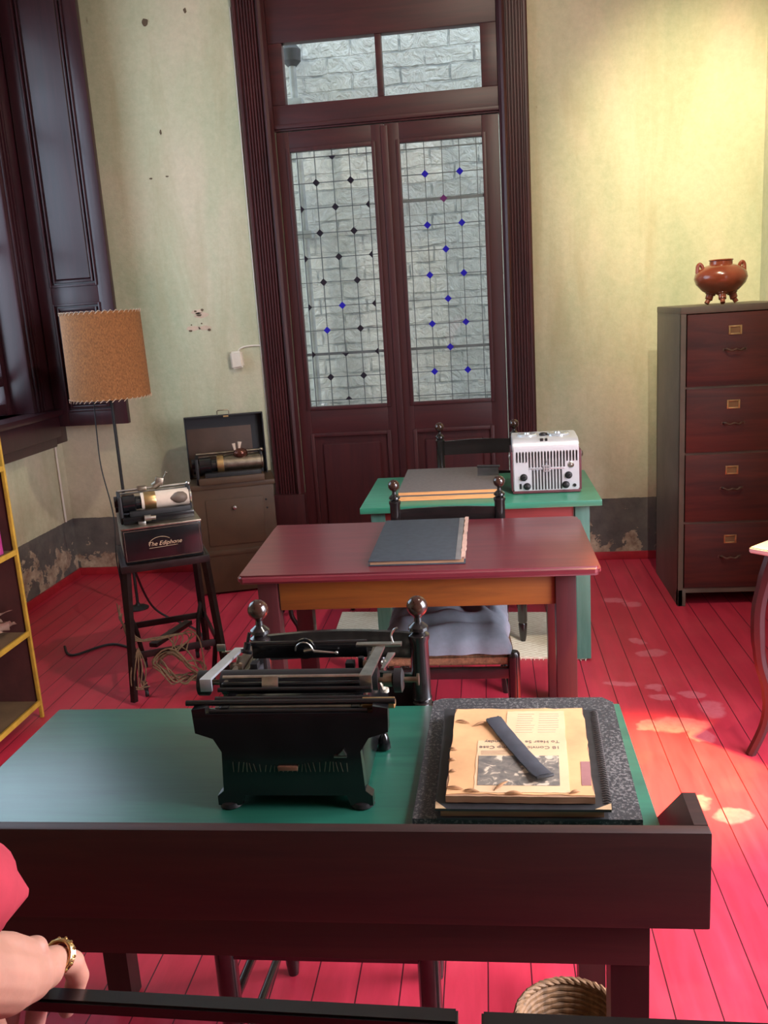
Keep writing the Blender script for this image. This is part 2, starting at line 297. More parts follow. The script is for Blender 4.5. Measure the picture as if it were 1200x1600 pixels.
# ------------------------------------------------------------------ geometry helpers
class MB:
    def __init__(s): s.bm = bmesh.new()
    def box(s, x0, x1, y0, y1, z0, z1, bev=0.0, seg=2):
        vs = [s.bm.verts.new((x, y, z)) for x in (x0, x1) for y in (y0, y1) for z in (z0, z1)]
        F = [(0, 1, 3, 2), (4, 6, 7, 5), (0, 4, 5, 1), (2, 3, 7, 6), (0, 2, 6, 4), (1, 5, 7, 3)]
        fs = [s.bm.faces.new([vs[i] for i in f]) for f in F]
        if bev > 0:
            es = list({e for f in fs for e in f.edges})
            bmesh.ops.bevel(s.bm, geom=es, offset=bev, segments=seg, profile=0.6, affect='EDGES')
        return s
    def obox(s, c, size, R=None, bev=0.0):
        t = MB(); a, b, d = (v/2 for v in size); t.box(-a, a, -b, b, -d, d, bev)
        M_ = Matrix.Translation(c) @ ((R or Matrix.Identity(3)).to_4x4())
        return s.merge(t, M_)
    def merge(s, t, M_=None):
        me = bpy.data.meshes.new('t'); t.bm.to_mesh(me); t.bm.free()
        if M_: me.transform(M_)
        s.bm.from_mesh(me); bpy.data.meshes.remove(me); return s
    def prism(s, pts, axis, a0, a1):
        def P(p, a): return {'X': (a, p[0], p[1]), 'Y': (p[0], a, p[1]), 'Z': (p[0], p[1], a)}[axis]
        A = [s.bm.verts.new(P(p, a0)) for p in pts]; B = [s.bm.verts.new(P(p, a1)) for p in pts]
        n = len(pts); s.bm.faces.new(A); s.bm.faces.new(B[::-1])
        for i in range(n): s.bm.faces.new((A[i], B[i], B[(i+1) % n], A[(i+1) % n]))
        return s
    def tube(s, pts, r, seg=10, closed=False, flat=1.0):
        pts = [Vector(p) for p in pts]; n = len(pts)
        rs = r if isinstance(r, (list, tuple)) else [r]*n
        rings = []; prev = None
        for i, p in enumerate(pts):
            if closed: d = pts[(i+1) % n]-pts[i-1]
            else: d = pts[min(i+1, n-1)]-pts[max(i-1, 0)]
            d.normalize()
            if prev is None:
                a = Vector((0, 0, 1)) if abs(d.z) < 0.9 else Vector((0, 1, 0))
                e1 = d.cross(a).normalized()
            else:
                e1 = (prev-d*prev.dot(d)); e1 = e1.normalized() if e1.length > 1e-6 else d.orthogonal().normalized()
            prev = e1; e2 = d.cross(e1)
            rings.append([s.bm.verts.new(p+rs[i]*(math.cos(2*PI*k/seg)*e1+flat*math.sin(2*PI*k/seg)*e2)) for k in range(seg)])
        m = n if closed else n-1
        for i in range(m):
            A, B = rings[i], rings[(i+1) % n]
            for k in range(seg): s.bm.faces.new((A[k], A[(k+1) % seg], B[(k+1) % seg], B[k]))
        if not closed:
            s.bm.faces.new(rings[0][::-1]); s.bm.faces.new(rings[-1])
        return s
    def cyl(s, p0, p1, r0, r1=None, seg=20): return s.tube([p0, p1], [r0, r0 if r1 is None else r1], seg)
    def lathe(s, prof, origin=(0, 0, 0), axis='Z', seg=28):
        o = Vector(origin); rings = []
        for (r, h) in prof:
            R = []
            for k in range(seg):
                a = 2*PI*k/seg; x, y = max(r, 1e-4)*math.cos(a), max(r, 1e-4)*math.sin(a)
                v = {'Z': (x, y, h), 'X': (h, x, y), 'Y': (x, h, y)}[axis]
                R.append(s.bm.verts.new(o+Vector(v)))
            rings.append(R)
        for A, B in zip(rings, rings[1:]):
            for k in range(seg): s.bm.faces.new((A[k], A[(k+1) % seg], B[(k+1) % seg], B[k]))
        s.bm.faces.new(rings[0][::-1]); s.bm.faces.new(rings[-1]); return s
    def ball(s, c, r, sx=1, sy=1, sz=1, sub=3):
        bmesh.ops.create_icosphere(s.bm, subdivisions=sub, radius=1.0,
            matrix=Matrix.Translation(c) @ Matrix.Diagonal((r*sx, r*sy, r*sz, 1)))
        return s
    def rotate(s, M_): s.bm.transform(M_); return s
    def build(s, name, mat, parent=None, world=False, angle=35):
        bmesh.ops.recalc_face_normals(s.bm, faces=s.bm.faces)
        if world and parent is not None: s.bm.transform(WM[parent.name].inverted())
        me = bpy.data.meshes.new(name); s.bm.to_mesh(me); s.bm.free()
        me.materials.append(mat)
        me.shade_smooth(); me.set_sharp_from_angle(angle=math.radians(angle))
        o = bpy.data.objects.new(name, me); COL.objects.link(o)
        if parent is not None: o.parent = parent; WM[o.name] = WM[parent.name]
        else: WM[o.name] = Matrix.Identity(4)
        return o
WM = {}
def tag(o, label=None, cat=None, group=None, kind=None):
    if label: o['label'] = label
    if cat: o['category'] = cat
    if group: o['group'] = group
    if kind: o['kind'] = kind
    return o
def thing(name, label, cat, loc=(0, 0, 0), rz=0, group=None):
    o = bpy.data.objects.new(name, None); COL.objects.link(o); o.location = loc; o.rotation_euler = (0, 0, rz)
    o.empty_display_size = 0.1
    WM[o.name] = Matrix.Translation(loc) @ Matrix.Rotation(rz, 4, 'Z')
    return tag(o, label, cat, group)
def struct(name, mb, mat, parent=None):
    o = mb.build(name, mat, parent)
    if parent is None: o['kind'] = 'structure'
    return o
def bx(*a): return MB().box(*a)
def textmesh(name, txt, size, mat, parent, M_, ext=0.0006, align='CENTER', shear=0.0):
    cu = bpy.data.curves.new(name, 'FONT'); cu.body = txt; cu.size = size; cu.extrude = ext
    cu.align_x = align; cu.align_y = 'CENTER'; cu.shear = shear
    t = bpy.data.objects.new('t', cu); COL.objects.link(t)
    me = bpy.data.meshes.new_from_object(t.evaluated_get(bpy.context.evaluated_depsgraph_get()))
    bpy.data.objects.remove(t); me.name = name; me.transform(M_)
    me.materials.clear(); me.materials.append(mat)
    o = bpy.data.objects.new(name, me); COL.objects.link(o); o.parent = parent; WM[o.name] = WM[parent.name]; return o
def lerp(a, b, t): return tuple(x+(y-x)*t for x, y in zip(a, b))
def smooth_path(pts, n=8):
    P = [Vector(p) for p in pts]; out = []
    for i in range(len(P)-1):
        a, b, c, d = P[max(i-1, 0)], P[i], P[i+1], P[min(i+2, len(P)-1)]
        for k in range(n):
            t = k/n
            out.append(0.5*((2*b)+(-a+c)*t+(2*a-5*b+4*c-d)*t*t+(-a+3*b-3*c+d)*t**3))
    out.append(P[-1]); return out

# ================================================================== THE ROOM
LX, RX, BY, FY, CZ = -2.72, 1.56, 5.42, -1.6, 4.1
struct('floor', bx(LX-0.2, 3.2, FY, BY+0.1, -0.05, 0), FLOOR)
struct('ceiling', bx(LX-0.2, RX+0.2, FY, BY+0.1, CZ, CZ+0.1), CEIL)
DX0, DX1, DZ = -1.16, 0.125, 3.42
b = MB().box(LX-0.2, DX0, BY, BY+0.16, 0, CZ).box(DX1, RX+0.2, BY, BY+0.16, 0, CZ).box(DX0, DX1, BY, BY+0.16, DZ, CZ)
struct('wall_back', b, WALL)
WY0, WY1, WZ0, WZ1 = 2.5, 5.02, 1.12, 3.5
b = MB().box(LX-0.2, LX, FY, WY0, 0, CZ).box(LX-0.2, LX, WY1, BY, 0, CZ).box(LX-0.2, LX, WY0, WY1, 0, WZ0).box(LX-0.2, LX, WY0, WY1, WZ1, CZ)
struct('wall_left', b, WALL)
b = MB().box(RX, RX+0.2, 2.75, BY, 0, CZ).box(RX, RX+0.2, FY, 0.75, 0, CZ).box(RX, RX+0.2, 0.75, 2.75, 2.6, CZ)
struct('wall_right', b, WALL)
struct('wall_front', bx(LX-0.2, RX+0.2, FY-0.2, FY, 0, CZ), WALL)
struct('baseboard_back', MB().box(LX, -1.35, BY-0.015, BY, 0, 0.05, 0.004).box(0.29, RX, BY-0.015, BY, 0, 0.05, 0.004), BASEB)
struct('baseboard_left', bx(LX, LX+0.015, FY, BY-0.02, 0, 0.05, 0.004), BASEB)
# conduit running down the left wall near the corner
struct('trim_3', MB().tube([(LX+0.012, 5.30, 0.39), (LX+0.012, 5.30, 1.0)], 0.007, 8), SWITCH)

# whitewashed brick wall across the passage behind the glazed door
b = MB(); nx, nz = 150, 190
vs = [[b.bm.verts.new((-2.6+4.6*i/nx, 6.45 + 0.010*noise.noise(Vector((i*0.13, 3, j*0.13))), 0+5.2*j/nz)) for j in range(nz+1)] for i in range(nx+1)]
for i in range(nx):
    for j in range(nz): b.bm.faces.new((vs[i][j], vs[i+1][j], vs[i+1][j+1], vs[i][j+1]))
struct('wall_passage', b, BRICK)
struct('floor_passage', bx(-2.6, 2.0, BY+0.1, 6.5, -0.06, -0.01), simple('grey_passage_paving', (0.35, 0.34, 0.33), 0.8))

# ---- door casing: reeded moulding
def casing(x0, x1, z0, z1, name):
    b = MB(); W = x1-x0
    prof = [(0, 0.0), (0, 0.030), (0.010, 0.040), (0.022, 0.040), (0.026, 0.030), (0.032, 0.030)]
    x = 0.034
    while x < W-0.05:
        prof += [(x, 0.034), (x+0.004, 0.044), (x+0.011, 0.044), (x+0.015, 0.034)]; x += 0.017
    prof += [(W-0.045, 0.034), (W-0.040, 0.056), (W-0.028, 0.066), (W-0.014, 0.056), (W-0.008, 0.03), (W, 0.02), (W, 0)]
    return prof
def vert_casing(x0, x1, mirror, name):
    W = x1-x0; prof = casing(x0, x1, 0, 0, name)
    pts = [((x1-p if mirror else x0+p), BY-q) for p, q in prof]
    b = MB().prism(pts, 'Z', 0.50, DZ+0.16)
    b.box(x0-0.008, x1+0.008, BY-0.075, BY, 0.0, 0.50, 0.006)
    return struct(name, b, DOORW)
vert_casing(-1.345, DX0, False, 'trim_1'); vert_casing(DX1, 0.290, True, 'trim_2')
struct('trim_4', bx(-1.345, 0.290, BY-0.05, BY, DZ, DZ+0.16, 0.008), DOORR)

t = thing('drain_pipe', 'grey vertical pipe on the white brick wall, seen through the left door glass', 'pipe', (-1.208, 6.36, 0))
PIPE = simple('grey_pipe', (0.42, 0.42, 0.40), 0.6)
MB().cyl((0, 0, 0), (0, 0, 3.25), 0.024, seg=16).build('pipe_run', PIPE, t)
MB().lathe([(0.03, 3.20), (0.060, 3.23), (0.065, 3.30), (0.04, 3.33)], (0, 0, 0), seg=20).build('hopper', simple('dark_pipe_head', (0.05, 0.05, 0.05), 0.6), t)
for z in (0.9, 2.1, 2.95): MB().box(-0.05, 0.05, -0.03, 0.08, z, z+0.05, 0.004).build('bracket', PIPE, t)
# ---- double glazed door with transom
def frame_prism(b, x0, x1, z0, z1, y0, y1, wdt, bev=0.004):
    b.box(x0, x0+wdt, y0, y1, z0, z1, bev); b.box(x1-wdt, x1, y0, y1, z0, z1, bev)
    b.box(x0+wdt, x1-wdt, y0, y1, z0, z0+wdt, bev); b.box(x0+wdt, x1-wdt, y0, y1, z1-wdt, z1, bev)
def leaded(parent, x0, x1, z0, z1, thick, halves, blues, purples, yg):
    g = bx(x0-0.005, x1+0.005, yg, yg+0.004, z0-0.005, z1+0.005).build('glass_pane', GLASS, parent)
    W, H = x1-x0, z1-z0
    fx = [0.075, 0.29, 0.505, 0.715, 0.925]; fz = [0.024+0.0952*k for k in range(11)]
    b = MB(); y = yg-0.004
    for f in fx: b.box(x0+f*W-0.0022, x0+f*W+0.0022, y, yg+0.007, z0, z1)
    for k, f in enumerate(fz):
        t = 0.008 if k in thick else 0.0022
        b.box(x0, x1, y-0.002 if k in thick else y, yg+0.007, z1-f*H-t, z1-f*H+t)
    b.build('lead_came', CAME, parent)
    for k, f in enumerate(fz):
        cols = (1, 3) if k % 2 else ((0, 2, 4) if halves else (2,))
        for c in cols:
            if k % 2 == 0 and (k in (0, 10)) and (c != 2 or not halves): continue
            cx, cz, r = x0+fx[c]*W, z1-f*H, 0.0215
            pts = [(cx, cz+r), (cx+r, cz), (cx, cz-r), (cx-r, cz)]
            if k in (0, 10) or (halves and k == 8): pts = [(cx+r, cz), (cx, cz-r), (cx-r, cz)] if k != 10 else [(cx, cz+r), (cx+r, cz), (cx-r, cz)]
            if halves and c == 0: pts = [(cx, cz+r), (cx+r, cz), (cx, cz-r)]
            if halves and c == 4: pts = [(cx, cz+r), (cx, cz-r), (cx-r, cz)]
            mat = BLUEG if (blues == 'all' or (k, c) in blues) else DARKG
            if (k, c) in purples: mat = PURPG
            MB().prism(pts, 'Y', y-0.004, yg+0.008).build('coloured_diamond', mat, parent)
def leaf(name, x0, x1, gx0, gx1, **kw):
    r = bpy.data.objects.new(name, None); COL.objects.link(r); r.location = ((x0+x1)/2, BY, 0); r['kind'] = 'structure'
    WM[r.name] = Matrix.Translation(r.location)
    y0, y1 = BY, BY+0.045; gz0, gz1 = 1.03, 2.51
    def add(b, n, m): return b.build(n, m, r, world=True)
    add(MB().box(x0, gx0, y0, y1, 0.01, 2.62, 0.003).box(gx1, x1, y0, y1, 0.01, 2.62, 0.003), 'stile', DOORW)
    add(MB().box(gx0, gx1, y0, y1, gz1, 2.62, 0.003).box(gx0, gx1, y0, y1, 0.855, gz0, 0.003).box(gx0, gx1, y0, y1, 0.01, 0.13, 0.003), 'rail', DOORR)
    b = MB()   # moulding around glass
    for q, (o_, d_) in enumerate(((0, -0.012), )):
        frame_prism(b, gx0-0.02, gx1+0.02, gz0-0.02, gz1+0.02, y0-0.010, y0+0.002, 0.022, 0.004)
    add(b, 'glazing_moulding', DOORW)
    b = MB(); b.box(gx0, gx1, y0+0.018, y1-0.01, 0.13, 0.855)
    t = MB(); t.box(gx0+0.055, gx1-0.055, y0+0.002, y0+0.02, 0.19, 0.80, 0.010, 1); b.merge(t)
    frame_prism(b, gx0-0.012, gx1+0.012, 0.118, 0.867, y0-0.008, y0+0.018, 0.024, 0.005)
    add(b, 'lower_panel', DOORW)
    # leaded glass built in world coords through an empty-less parent
    leaded_world(r, gx0, gx1, gz0, gz1, y0+0.018, kw)
    return r
def leaded_world(r, x0, x1, z0, z1, yg, kw):
    ox, oy = r.location.x, r.location.y
    leaded(r, x0-ox, x1-ox, z0, z1, kw['thick'], kw['halves'], kw['blues'], kw.get('purples', ()), yg-oy)
leaf('door_1', -1.155, -0.530, -1.083, -0.604, thick=(8,), halves=True, blues={(6, 2), (7, 1)})
leaf('door_2', -0.526, 0.120, -0.444, 0.026, thick=(2, 8), halves=False, blues='all', purples={(2, 2)})
struct('trim_5', bx(-0.548, -0.508, BY-0.012, BY, 0.01, 2.61, 0.005), DOORW)
b = MB(); b.box(DX0, DX1, BY-0.005, BY+0.06, 2.625, 2.765, 0.005).box(DX0, DX1, BY-0.005, BY+0.06, 3.09, DZ, 0.005)
b.box(DX0, -1.082, BY-0.005, BY+0.06, 2.765, 3.09, 0.004).box(0.034, DX1, BY-0.005, BY+0.06, 2.765, 3.09, 0.004).box(-0.552, -0.516, BY, BY+0.06, 2.765, 3.09, 0.004)
b.box(DX0, DX1, BY-0.02, BY+0.02, 2.635, 2.66, 0.006)
wn1 = struct('window_1', b, DOORR)
for a, c in ((-1.082, -0.552), (-0.516, 0.034)):
    bx(a-0.004, c+0.004, BY+0.025, BY+0.03, 2.761, 3.094).build('glass_pane', GLASS, wn1)

# ---- left window, casing, sash, sill
b = MB()
b.box(LX-0.20, LX+0.07, WY1-0.02, WY1+0.13, WZ0-0.10, WZ1+0.12, 0.012).box(LX-0.20, LX+0.07, WY0-0.13, WY0+0.02, WZ0-0.10, WZ1+0.12, 0.012)
b.box(LX-0.20, LX+0.07, WY0, WY1, WZ1-0.02, WZ1+0.12, 0.012)
for k in range(3): b.box(LX+0.05, LX+0.085, WY1+0.01+0.035*k, WY1+0.03+0.035*k, WZ0, WZ1+0.1, 0.006)
b.box(LX, LX+0.075, WY1+0.12, 5.36, WZ0-0.22, WZ1+0.4, 0.01)
wf = struct('window_2', b, SHUT)
b = MB(); b.box(LX-0.2, LX+0.11, WY0-0.18, WY1+0.20, WZ0-0.17, WZ0-0.04, 0.014).box(LX-0.2, LX+0.14, WY0-0.18, WY1+0.22, WZ0-0.04, WZ0, 0.012)
b.box(LX, LX+0.085, WY0-0.15, WY1+0.18, WZ0-0.23, WZ0-0.16, 0.012)
b.build('window_sill', SHUT, wf)
b = MB(); xs = LX-0.10
for i in range(4):
    y = WY0+0.03+(WY1-WY0-0.06)*i/3; b.box(xs-0.03, xs+0.03, y-0.035, y+0.035, WZ0, WZ1, 0.006)
for z in (WZ0+0.04, WZ0+0.20, WZ0+0.95, WZ0+1.7, WZ1-0.05): b.box(xs-0.025, xs+0.025, WY0, WY1, z-0.03, z+0.03, 0.006)
b.build('sash', SHUT, wf)
bx(xs-0.004, xs+0.004, WY0, WY1, WZ0, WZ1).build('glass_pane', GLASS, wf)

# ---- open shutter leaves beside the window
def shutter(name, label, x0, x1, y, z0, z1, lowrail):
    t = thing(name, label, 'window shutter', ((x0+x1)/2, y, z0))
    b = MB(); st = 0.085; T = 0.04
    b.box(x0, x0+st, y, y+T, z0, z1, 0.004).box(x1-st, x1, y, y+T, z0, z1, 0.004)
    for (a, c) in ((z0, z0+0.09), (lowrail, lowrail+0.105), (z1-0.12, z1)): b.box(x0+st, x1-st, y, y+T, a, c, 0.004)
    b.build('stile_and_rail', SHUT, t, world=True)
    for (a, c) in ((z0+0.09, lowrail), (lowrail+0.105, z1-0.12)):
        b = MB(); b.box(x0+st, x1-st, y+0.014, y+T-0.006, a, c)
        b.merge(MB().box(x0+st+0.035, x1-st-0.035, y+0.002, y+0.016, a+0.035, c-0.035, 0.008, 1))
        for k in range(2): 
            o_ = 0.004+0.012*k
            frame_prism(b, x0+st-0.012+o_*2, x1-st+0.012-o_*2, a-0.012+o_*2, c+0.012-o_*2, y-0.008+0.006*k, y+0.014, 0.013, 0.004)
        b.build('panel', SHUT, t, world=True)
    return t
shutter('window_shutter', 'dark purple-brown panelled shutter swung open against the back wall, its foot behind the lamp', -2.635, -2.175, 5.22, 1.01, 3.75, 1.735)

# ================================================================== FRONT DESK
t = thing('writing_desk', 'green-topped writing desk in front with a dark brown raised front board', 'desk', (-0.37, 1.5, 0))
def W(b, n, m, p=None): return b.build(n, m, p or t, world=True)
W(MB().box(-1.0, 0.256, 1.205, 1.797, 0.726, 0.75, 0.004), 'tabletop', GREEN)
b = MB().box(-1.04, 0.298, 1.18, 1.202, 0.679, 0.839, 0.004); W(b, 'front_board', BROWNB)
W(MB().prism([(1.203, 0.679), (1.203, 0.838), (1.285, 0.842), (1.52, 0.645), (1.50, 0.60), (1.40, 0.679)], 'X', 0.277, 0.297), 'side_board', BROWNB)
W(MB().prism([(1.203, 0.679), (1.203, 0.838), (1.285, 0.842), (1.52, 0.645), (1.50, 0.60), (1.40, 0.679)], 'X', -1.04, -1.02), 'side_board', BROWNB)
W(MB().box(-0.955, 0.215, 1.198, 1.220, 0.600, 0.690, 0.003), 'apron', BROWNB)
W(MB().box(-0.90, 0.16, 1.745, 1.765, 0.62, 0.726, 0.003), 'apron', BROWNB)
W(MB().box(0.185, 0.205, 1.25, 1.75, 0.62, 0.726, 0.003), 'apron', BROWNB)
W(MB().box(-0.95, -0.93, 1.25, 1.75, 0.62, 0.726, 0.003), 'apron', BROWNB)
for x, y in ((0.157, 1.205), (0.157, 1.735), (-0.96, 1.205), (-0.96, 1.75)):
    W(MB().prism([(x, y), (x+0.058, y), (x+0.058, y+0.055), (x, y+0.055)], 'Z', 0.0, 0.726), 'leg', BROWNL)

# ================================================================== TYPEWRITER
t = thing('typewriter', 'antique black desk typewriter seen from behind on the green front desk', 'typewriter', (-0.365, 1.52, 0.75))
side = [(-0.500, .757), (-0.500, .775), (-0.488, .785), (-0.484, .86), (-0.497, .885), (-0.528, .896), (-0.530, .940), (-0.505, .944), (-0.505, .932),
        (-0.212, .932), (-0.212, .944), (-0.186, .940), (-0.188, .896), (-0.222, .885), (-0.238, .86), (-0.234, .785), (-0.222, .775), (-0.222, .757),
        (-0.262, .757), (-0.268, .776), (-0.452, .776), (-0.458, .757)]
b = MB().prism(side, 'Y', 1.385, 1.408); W(b, 'rear_frame', BLKMET)
b = MB().box(-0.488, -0.470, 1.405, 1.66, 0.765, 0.935, 0.005).box(-0.254, -0.236, 1.405, 1.66, 0.765, 0.935, 0.005)
b.box(-0.470, -0.254, 1.412, 1.655, 0.765, 0.90, 0.004); W(b, 'body', BLKMET)
b = MB().prism([(1.655, .765), (1.655, .87), (1.70, .83), (1.775, .79), (1.775, .765)], 'X', -0.49, -0.235); W(b, 'keyboard_bed', BLKMET)
kb = MB()
for r_ in range(4):
    for k in range(11):
        x = -0.475+0.0225*k+0.004*r_; y = 1.685+0.024*r_; z = 0.855-0.018*r_
        kb.cyl((x, y, z), (x, y, z+0.008), 0.0078, seg=12).cyl((x, y, z-0.03), (x, y, z), 0.002, seg=6)
W(kb, 'keys', simple('cream_key_tops', (0.5, 0.45, 0.35), 0.4))
for x in (-0.480, -0.243):
    for y in (1.40, 1.64): W(MB().lathe([(0.019, 0), (0.022, 0.003), (0.020, 0.010), (0.012, 0.014)], (x, y, 0.75), seg=16), 'foot', RUBBER)
# rear grid of typebar links, maker's plate, cross rods
b = MB()
for k in range(26):
    x = -0.465+0.0081*k; b.tube([(x, 1.383, 0.823), (x+0.004*math.sin(k), 1.383, 0.838+0.004*math.cos(k*.3))], 0.0008, 5)
W(b, 'link_comb', DULLMET)
W(MB().box(-0.385, -0.350, 1.380, 1.386, 0.826, 0.834, 0.001), 'maker_plate', simple('faded_brown_transfer', (0.16, 0.07, 0.04), 0.5))
W(MB().prism([(-0.277, .855), (-0.262, .855), (-0.267, .865)], 'Y', 1.380, 1.386).box(-0.284, -0.262, 1.380, 1.386, 0.851, 0.853), 'pointer_mark', CHROME)
W(MB().lathe([(0.006, 0), (0.006, 0.004), (0.002, 0.006)], (-0.302, 1.386, 0.866), 'Y', 14).rotate(Matrix.Identity(4)), 'screw', DULLMET)
def Wc(b, n, m, p=None):
    b.bm.transform(Matrix.Translation((0, 0.0, -0.024))); return b.build(n, m, p or t, world=True)
b = MB()
for (y, z, r) in ((1.392, .958, .0035), (1.405, .968, .005), (1.430, .962, .006), (1.45, .972, .004)):
    b.cyl((-0.50 if r != .005 else -0.545, y, z), (-0.222 if r != .005 else -0.175, y, z), r, seg=12)
Wc(b, 'carriage_rail', BLKMET)
b = MB().box(-0.498, -0.228, 1.412, 1.440, 0.944, 0.956, 0.003)
for k in range(14): b.box(-0.485+0.0185*k, -0.478+0.0185*k, 1.395, 1.412, 0.941, 0.946)
Wc(b, 'rack', DULLMET)
Wc(MB().lathe([(0.010, 0), (0.010, 0.055), (0.005, 0.057)], (-0.232, 1.412, 0.962), 'X', 14), 'brass_stop', BRASS)
# platen and knobs
Wc(MB().cyl((-0.508, 1.505, 0.965), (-0.215, 1.505, 0.965), 0.0205, seg=28), 'platen', RUBBER)
Wc(MB().box(-0.500, -0.222, 1.466, 1.480, 0.955, 0.976, 0.004), 'paper_guide', BLKMET)
Wc(MB().cyl((-0.498, 1.478, 0.984), (-0.225, 1.478, 0.984), 0.0034, seg=10), 'bail_rod', CHROME)
Wc(MB().obox((-0.408, 1.467, 0.976), (0.030, 0.004, 0.026), Matrix.Rotation(-0.35, 3, 'X'), 0.001), 'card_holder', CHROME)
for (x, d, r) in ((-0.552, 0.018, 0.0235), (-0.186, 0.014, 0.022)):
    b = MB().lathe([(0.012, -0.002), (r, 0), (r, d), (r*0.7, d+0.003), (0.004, d+0.004)], (x, 1.505, 0.962), 'X', 26); Wc(b, 'platen_knob', RUBBER)
b = MB().cyl((-0.552, 1.505, 0.963), (-0.145, 1.505, 0.963), 0.005, seg=10)
b.lathe([(0.012, 0), (0.012, 0.016), (0.009, 0.018)], (-0.206, 1.505, 0.963), 'X', 18).cyl((-0.145, 1.505, 0.963), (-0.141, 1.505, 0.963), 0.011)
Wc(b, 'platen_shaft', DULLMET)
# carriage end plates
Lp = [(-0.536, 1.462), (-0.516, 1.462), (-0.494, 1.612), (-0.512, 1.612)]
b = MB().prism(Lp, 'Z', 0.984, 0.989).box(-0.536, -0.514, 1.458, 1.463, 0.965, 0.989, 0.001); Wc(b, 'end_plate', simple('pale_nickel', (0.66, 0.68, 0.72), 0.35, 0.8))
b = MB().prism([(-0.243, 1.462), (-0.221, 1.462), (-0.212, 1.600), (-0.228, 1.600)], 'Z', 0.988, 0.993).box(-0.243, -0.221, 1.458, 1.463, 0.966, 0.993, 0.001)
b.box(-0.268, -0.180, 1.598, 1.612, 0.990, 0.996, 0.001); Wc(b, 'end_plate', CHROME)
b = MB().tube(smooth_path([(-0.196, 1.605, 0.994), (-0.200, 1.61, 1.008), (-0.194, 1.61, 1.020), (-0.187, 1.61, 1.024)]), 0.0018, 8)
b.prism([(-0.209, 1.50), (-0.204, 1.50), (-0.190, 1.575), (-0.204, 1.575)], 'Z', 0.984, 0.988).ball((-0.207, 1.535, 0.984), 0.006)
Wc(b, 'release_lever', CHROME)
Wc(MB().tube(smooth_path([(-0.487, 1.60, 0.982), (-0.483, 1.60, 0.998), (-0.480, 1.60, 1.010), (-0.476, 1.60, 1.024)]), [0.012]*4+[0.007]*8+[0.0035]*13, 10, flat=0.4), 'carriage_horn', BLKMET)
Wc(MB().box(-0.545, -0.528, 1.60, 1.604, 0.986, 1.000, 0.001).cyl((-0.536, 1.602, 0.984), (-0.505, 1.602, 0.986), 0.002, seg=8), 'return_lever', CHROME)
for x in (-0.495, -0.238):
    b = MB().box(x-0.004, x+0.004, 1.47, 1.66, 0.940, 0.975, 0.003).cyl((x-0.012, 1.56, 0.97), (x+0.012, 1.56, 0.97), 0.009, seg=14).cyl((x, 1.56, 0.97), (x+0.006, 1.56, 0.992), 0.004, seg=10)
    Wc(b, 'carriage_bracket', DULLMET)
# paper table and lever
b = MB().cyl((-0.492, 1.625, 0.991), (-0.250, 1.625, 0.991), 0.0045, seg=10).box(-0.480, -0.250, 1.618, 1.624, 0.962, 0.990, 0.002)
b.lathe([(0.021, 0), (0.021, 0.006), (0.015, 0.009)], (-0.372, 1.612, 0.983), 'Y', 24); Wc(b, 'paper_table', BLKMET)
b = MB().tube([(-0.372, 1.607, 0.981), (-0.355, 1.605, 0.985), (-0.352, 1.605, 0.981), (-0.310, 1.605, 0.977)], [0.004, 0.0035, 0.003, 0.0018], 8).ball((-0.308, 1.605, 0.9772), 0.0034).tube([(-0.372+0.017*math.cos(a*PI/8), 1.604, 0.983+0.017*math.sin(a*PI/8)) for a in range(9)], 0.0016, 6)
Wc(b, 'line_lever', CHROME)
Wc(MB().box(-0.47, -0.455, 1.56, 1.58, 0.962, 0.975, 0.002), 'margin_stop', BLKDULL)
Wc(MB().box(-0.285, -0.268, 1.56, 1.58, 0.958, 0.974, 0.002), 'margin_stop', BLKDULL)
Wc(MB().cyl((-0.255, 1.57, 0.955), (-0.255, 1.57, 0.982), 0.006, seg=12), 'release_key', BLKDULL)
Wc(MB().tube([(-0.228, 1.56, 0.89), (-0.222, 1.60, 0.83), (-0.226, 1.60, 0.790)], 0.0025, 8).lathe([(0.004, 0.03), (0.009, 0.022), (0.012, 0.012), (0.013, 0.0), (0.006, -0.003)], (-0.226, 1.60, 0.778), 'Z', 16), 'side_lever', BLKMET)

# ================================================================== BOOKS ON FRONT DESK
t = thing('marbled_board', 'large black marbled board lying under the books on the front desk', 'writing board', (0.045, 1.57, 0.75))
def rot_box(b, x0, x1, y0, y1, z0, z1, bev, ang, cx, cy):
    q = MB().box(x0, x1, y0, y1, z0, z1, bev); q.rotate(Matrix.Translation((cx, cy, 0)) @ Matrix.Rotation(ang, 4, 'Z') @ Matrix.Translation((-cx, -cy, 0))); return b.merge(q)
W(MB().prism([(-0.150, 1.335), (0.227, 1.335), (0.240, 1.775), (0.220, 1.800), (-0.120, 1.803), (-0.139, 1.79)], 'Z', 0.7505, 0.763), 'board', SPECK)
t = thing('ledger_book', 'black ledger with a ribbed spiral spine beneath the newspaper scrapbook', 'book', (0.045, 1.51, 0.764))
W(MB().prism([(-0.108, 1.330), (0.172, 1.328), (0.190, 1.690), (-0.108, 1.700)], 'Z', 0.764, 0.768), 'back_cover', COVERK)
W(MB().prism([(-0.102, 1.336), (0.165, 1.334), (0.183, 1.684), (-0.102, 1.694)], 'Z', 0.768, 0.782), 'pages', PAGEB)
W(MB().prism([(-0.110, 1.328), (0.176, 1.326), (0.194, 1.692), (-0.110, 1.702)], 'Z', 0.782, 0.786), 'front_cover', COVERK)
b = MB()
for k in range(44):
    f = k/43; x = 0.172+0.017*f; y = 1.345+0.335*f
    b.tube([(x-0.006, y, 0.7865), (x, y, 0.789), (x+0.006, y, 0.7865), (x+0.007, y, 0.775)], 0.0016, 5)
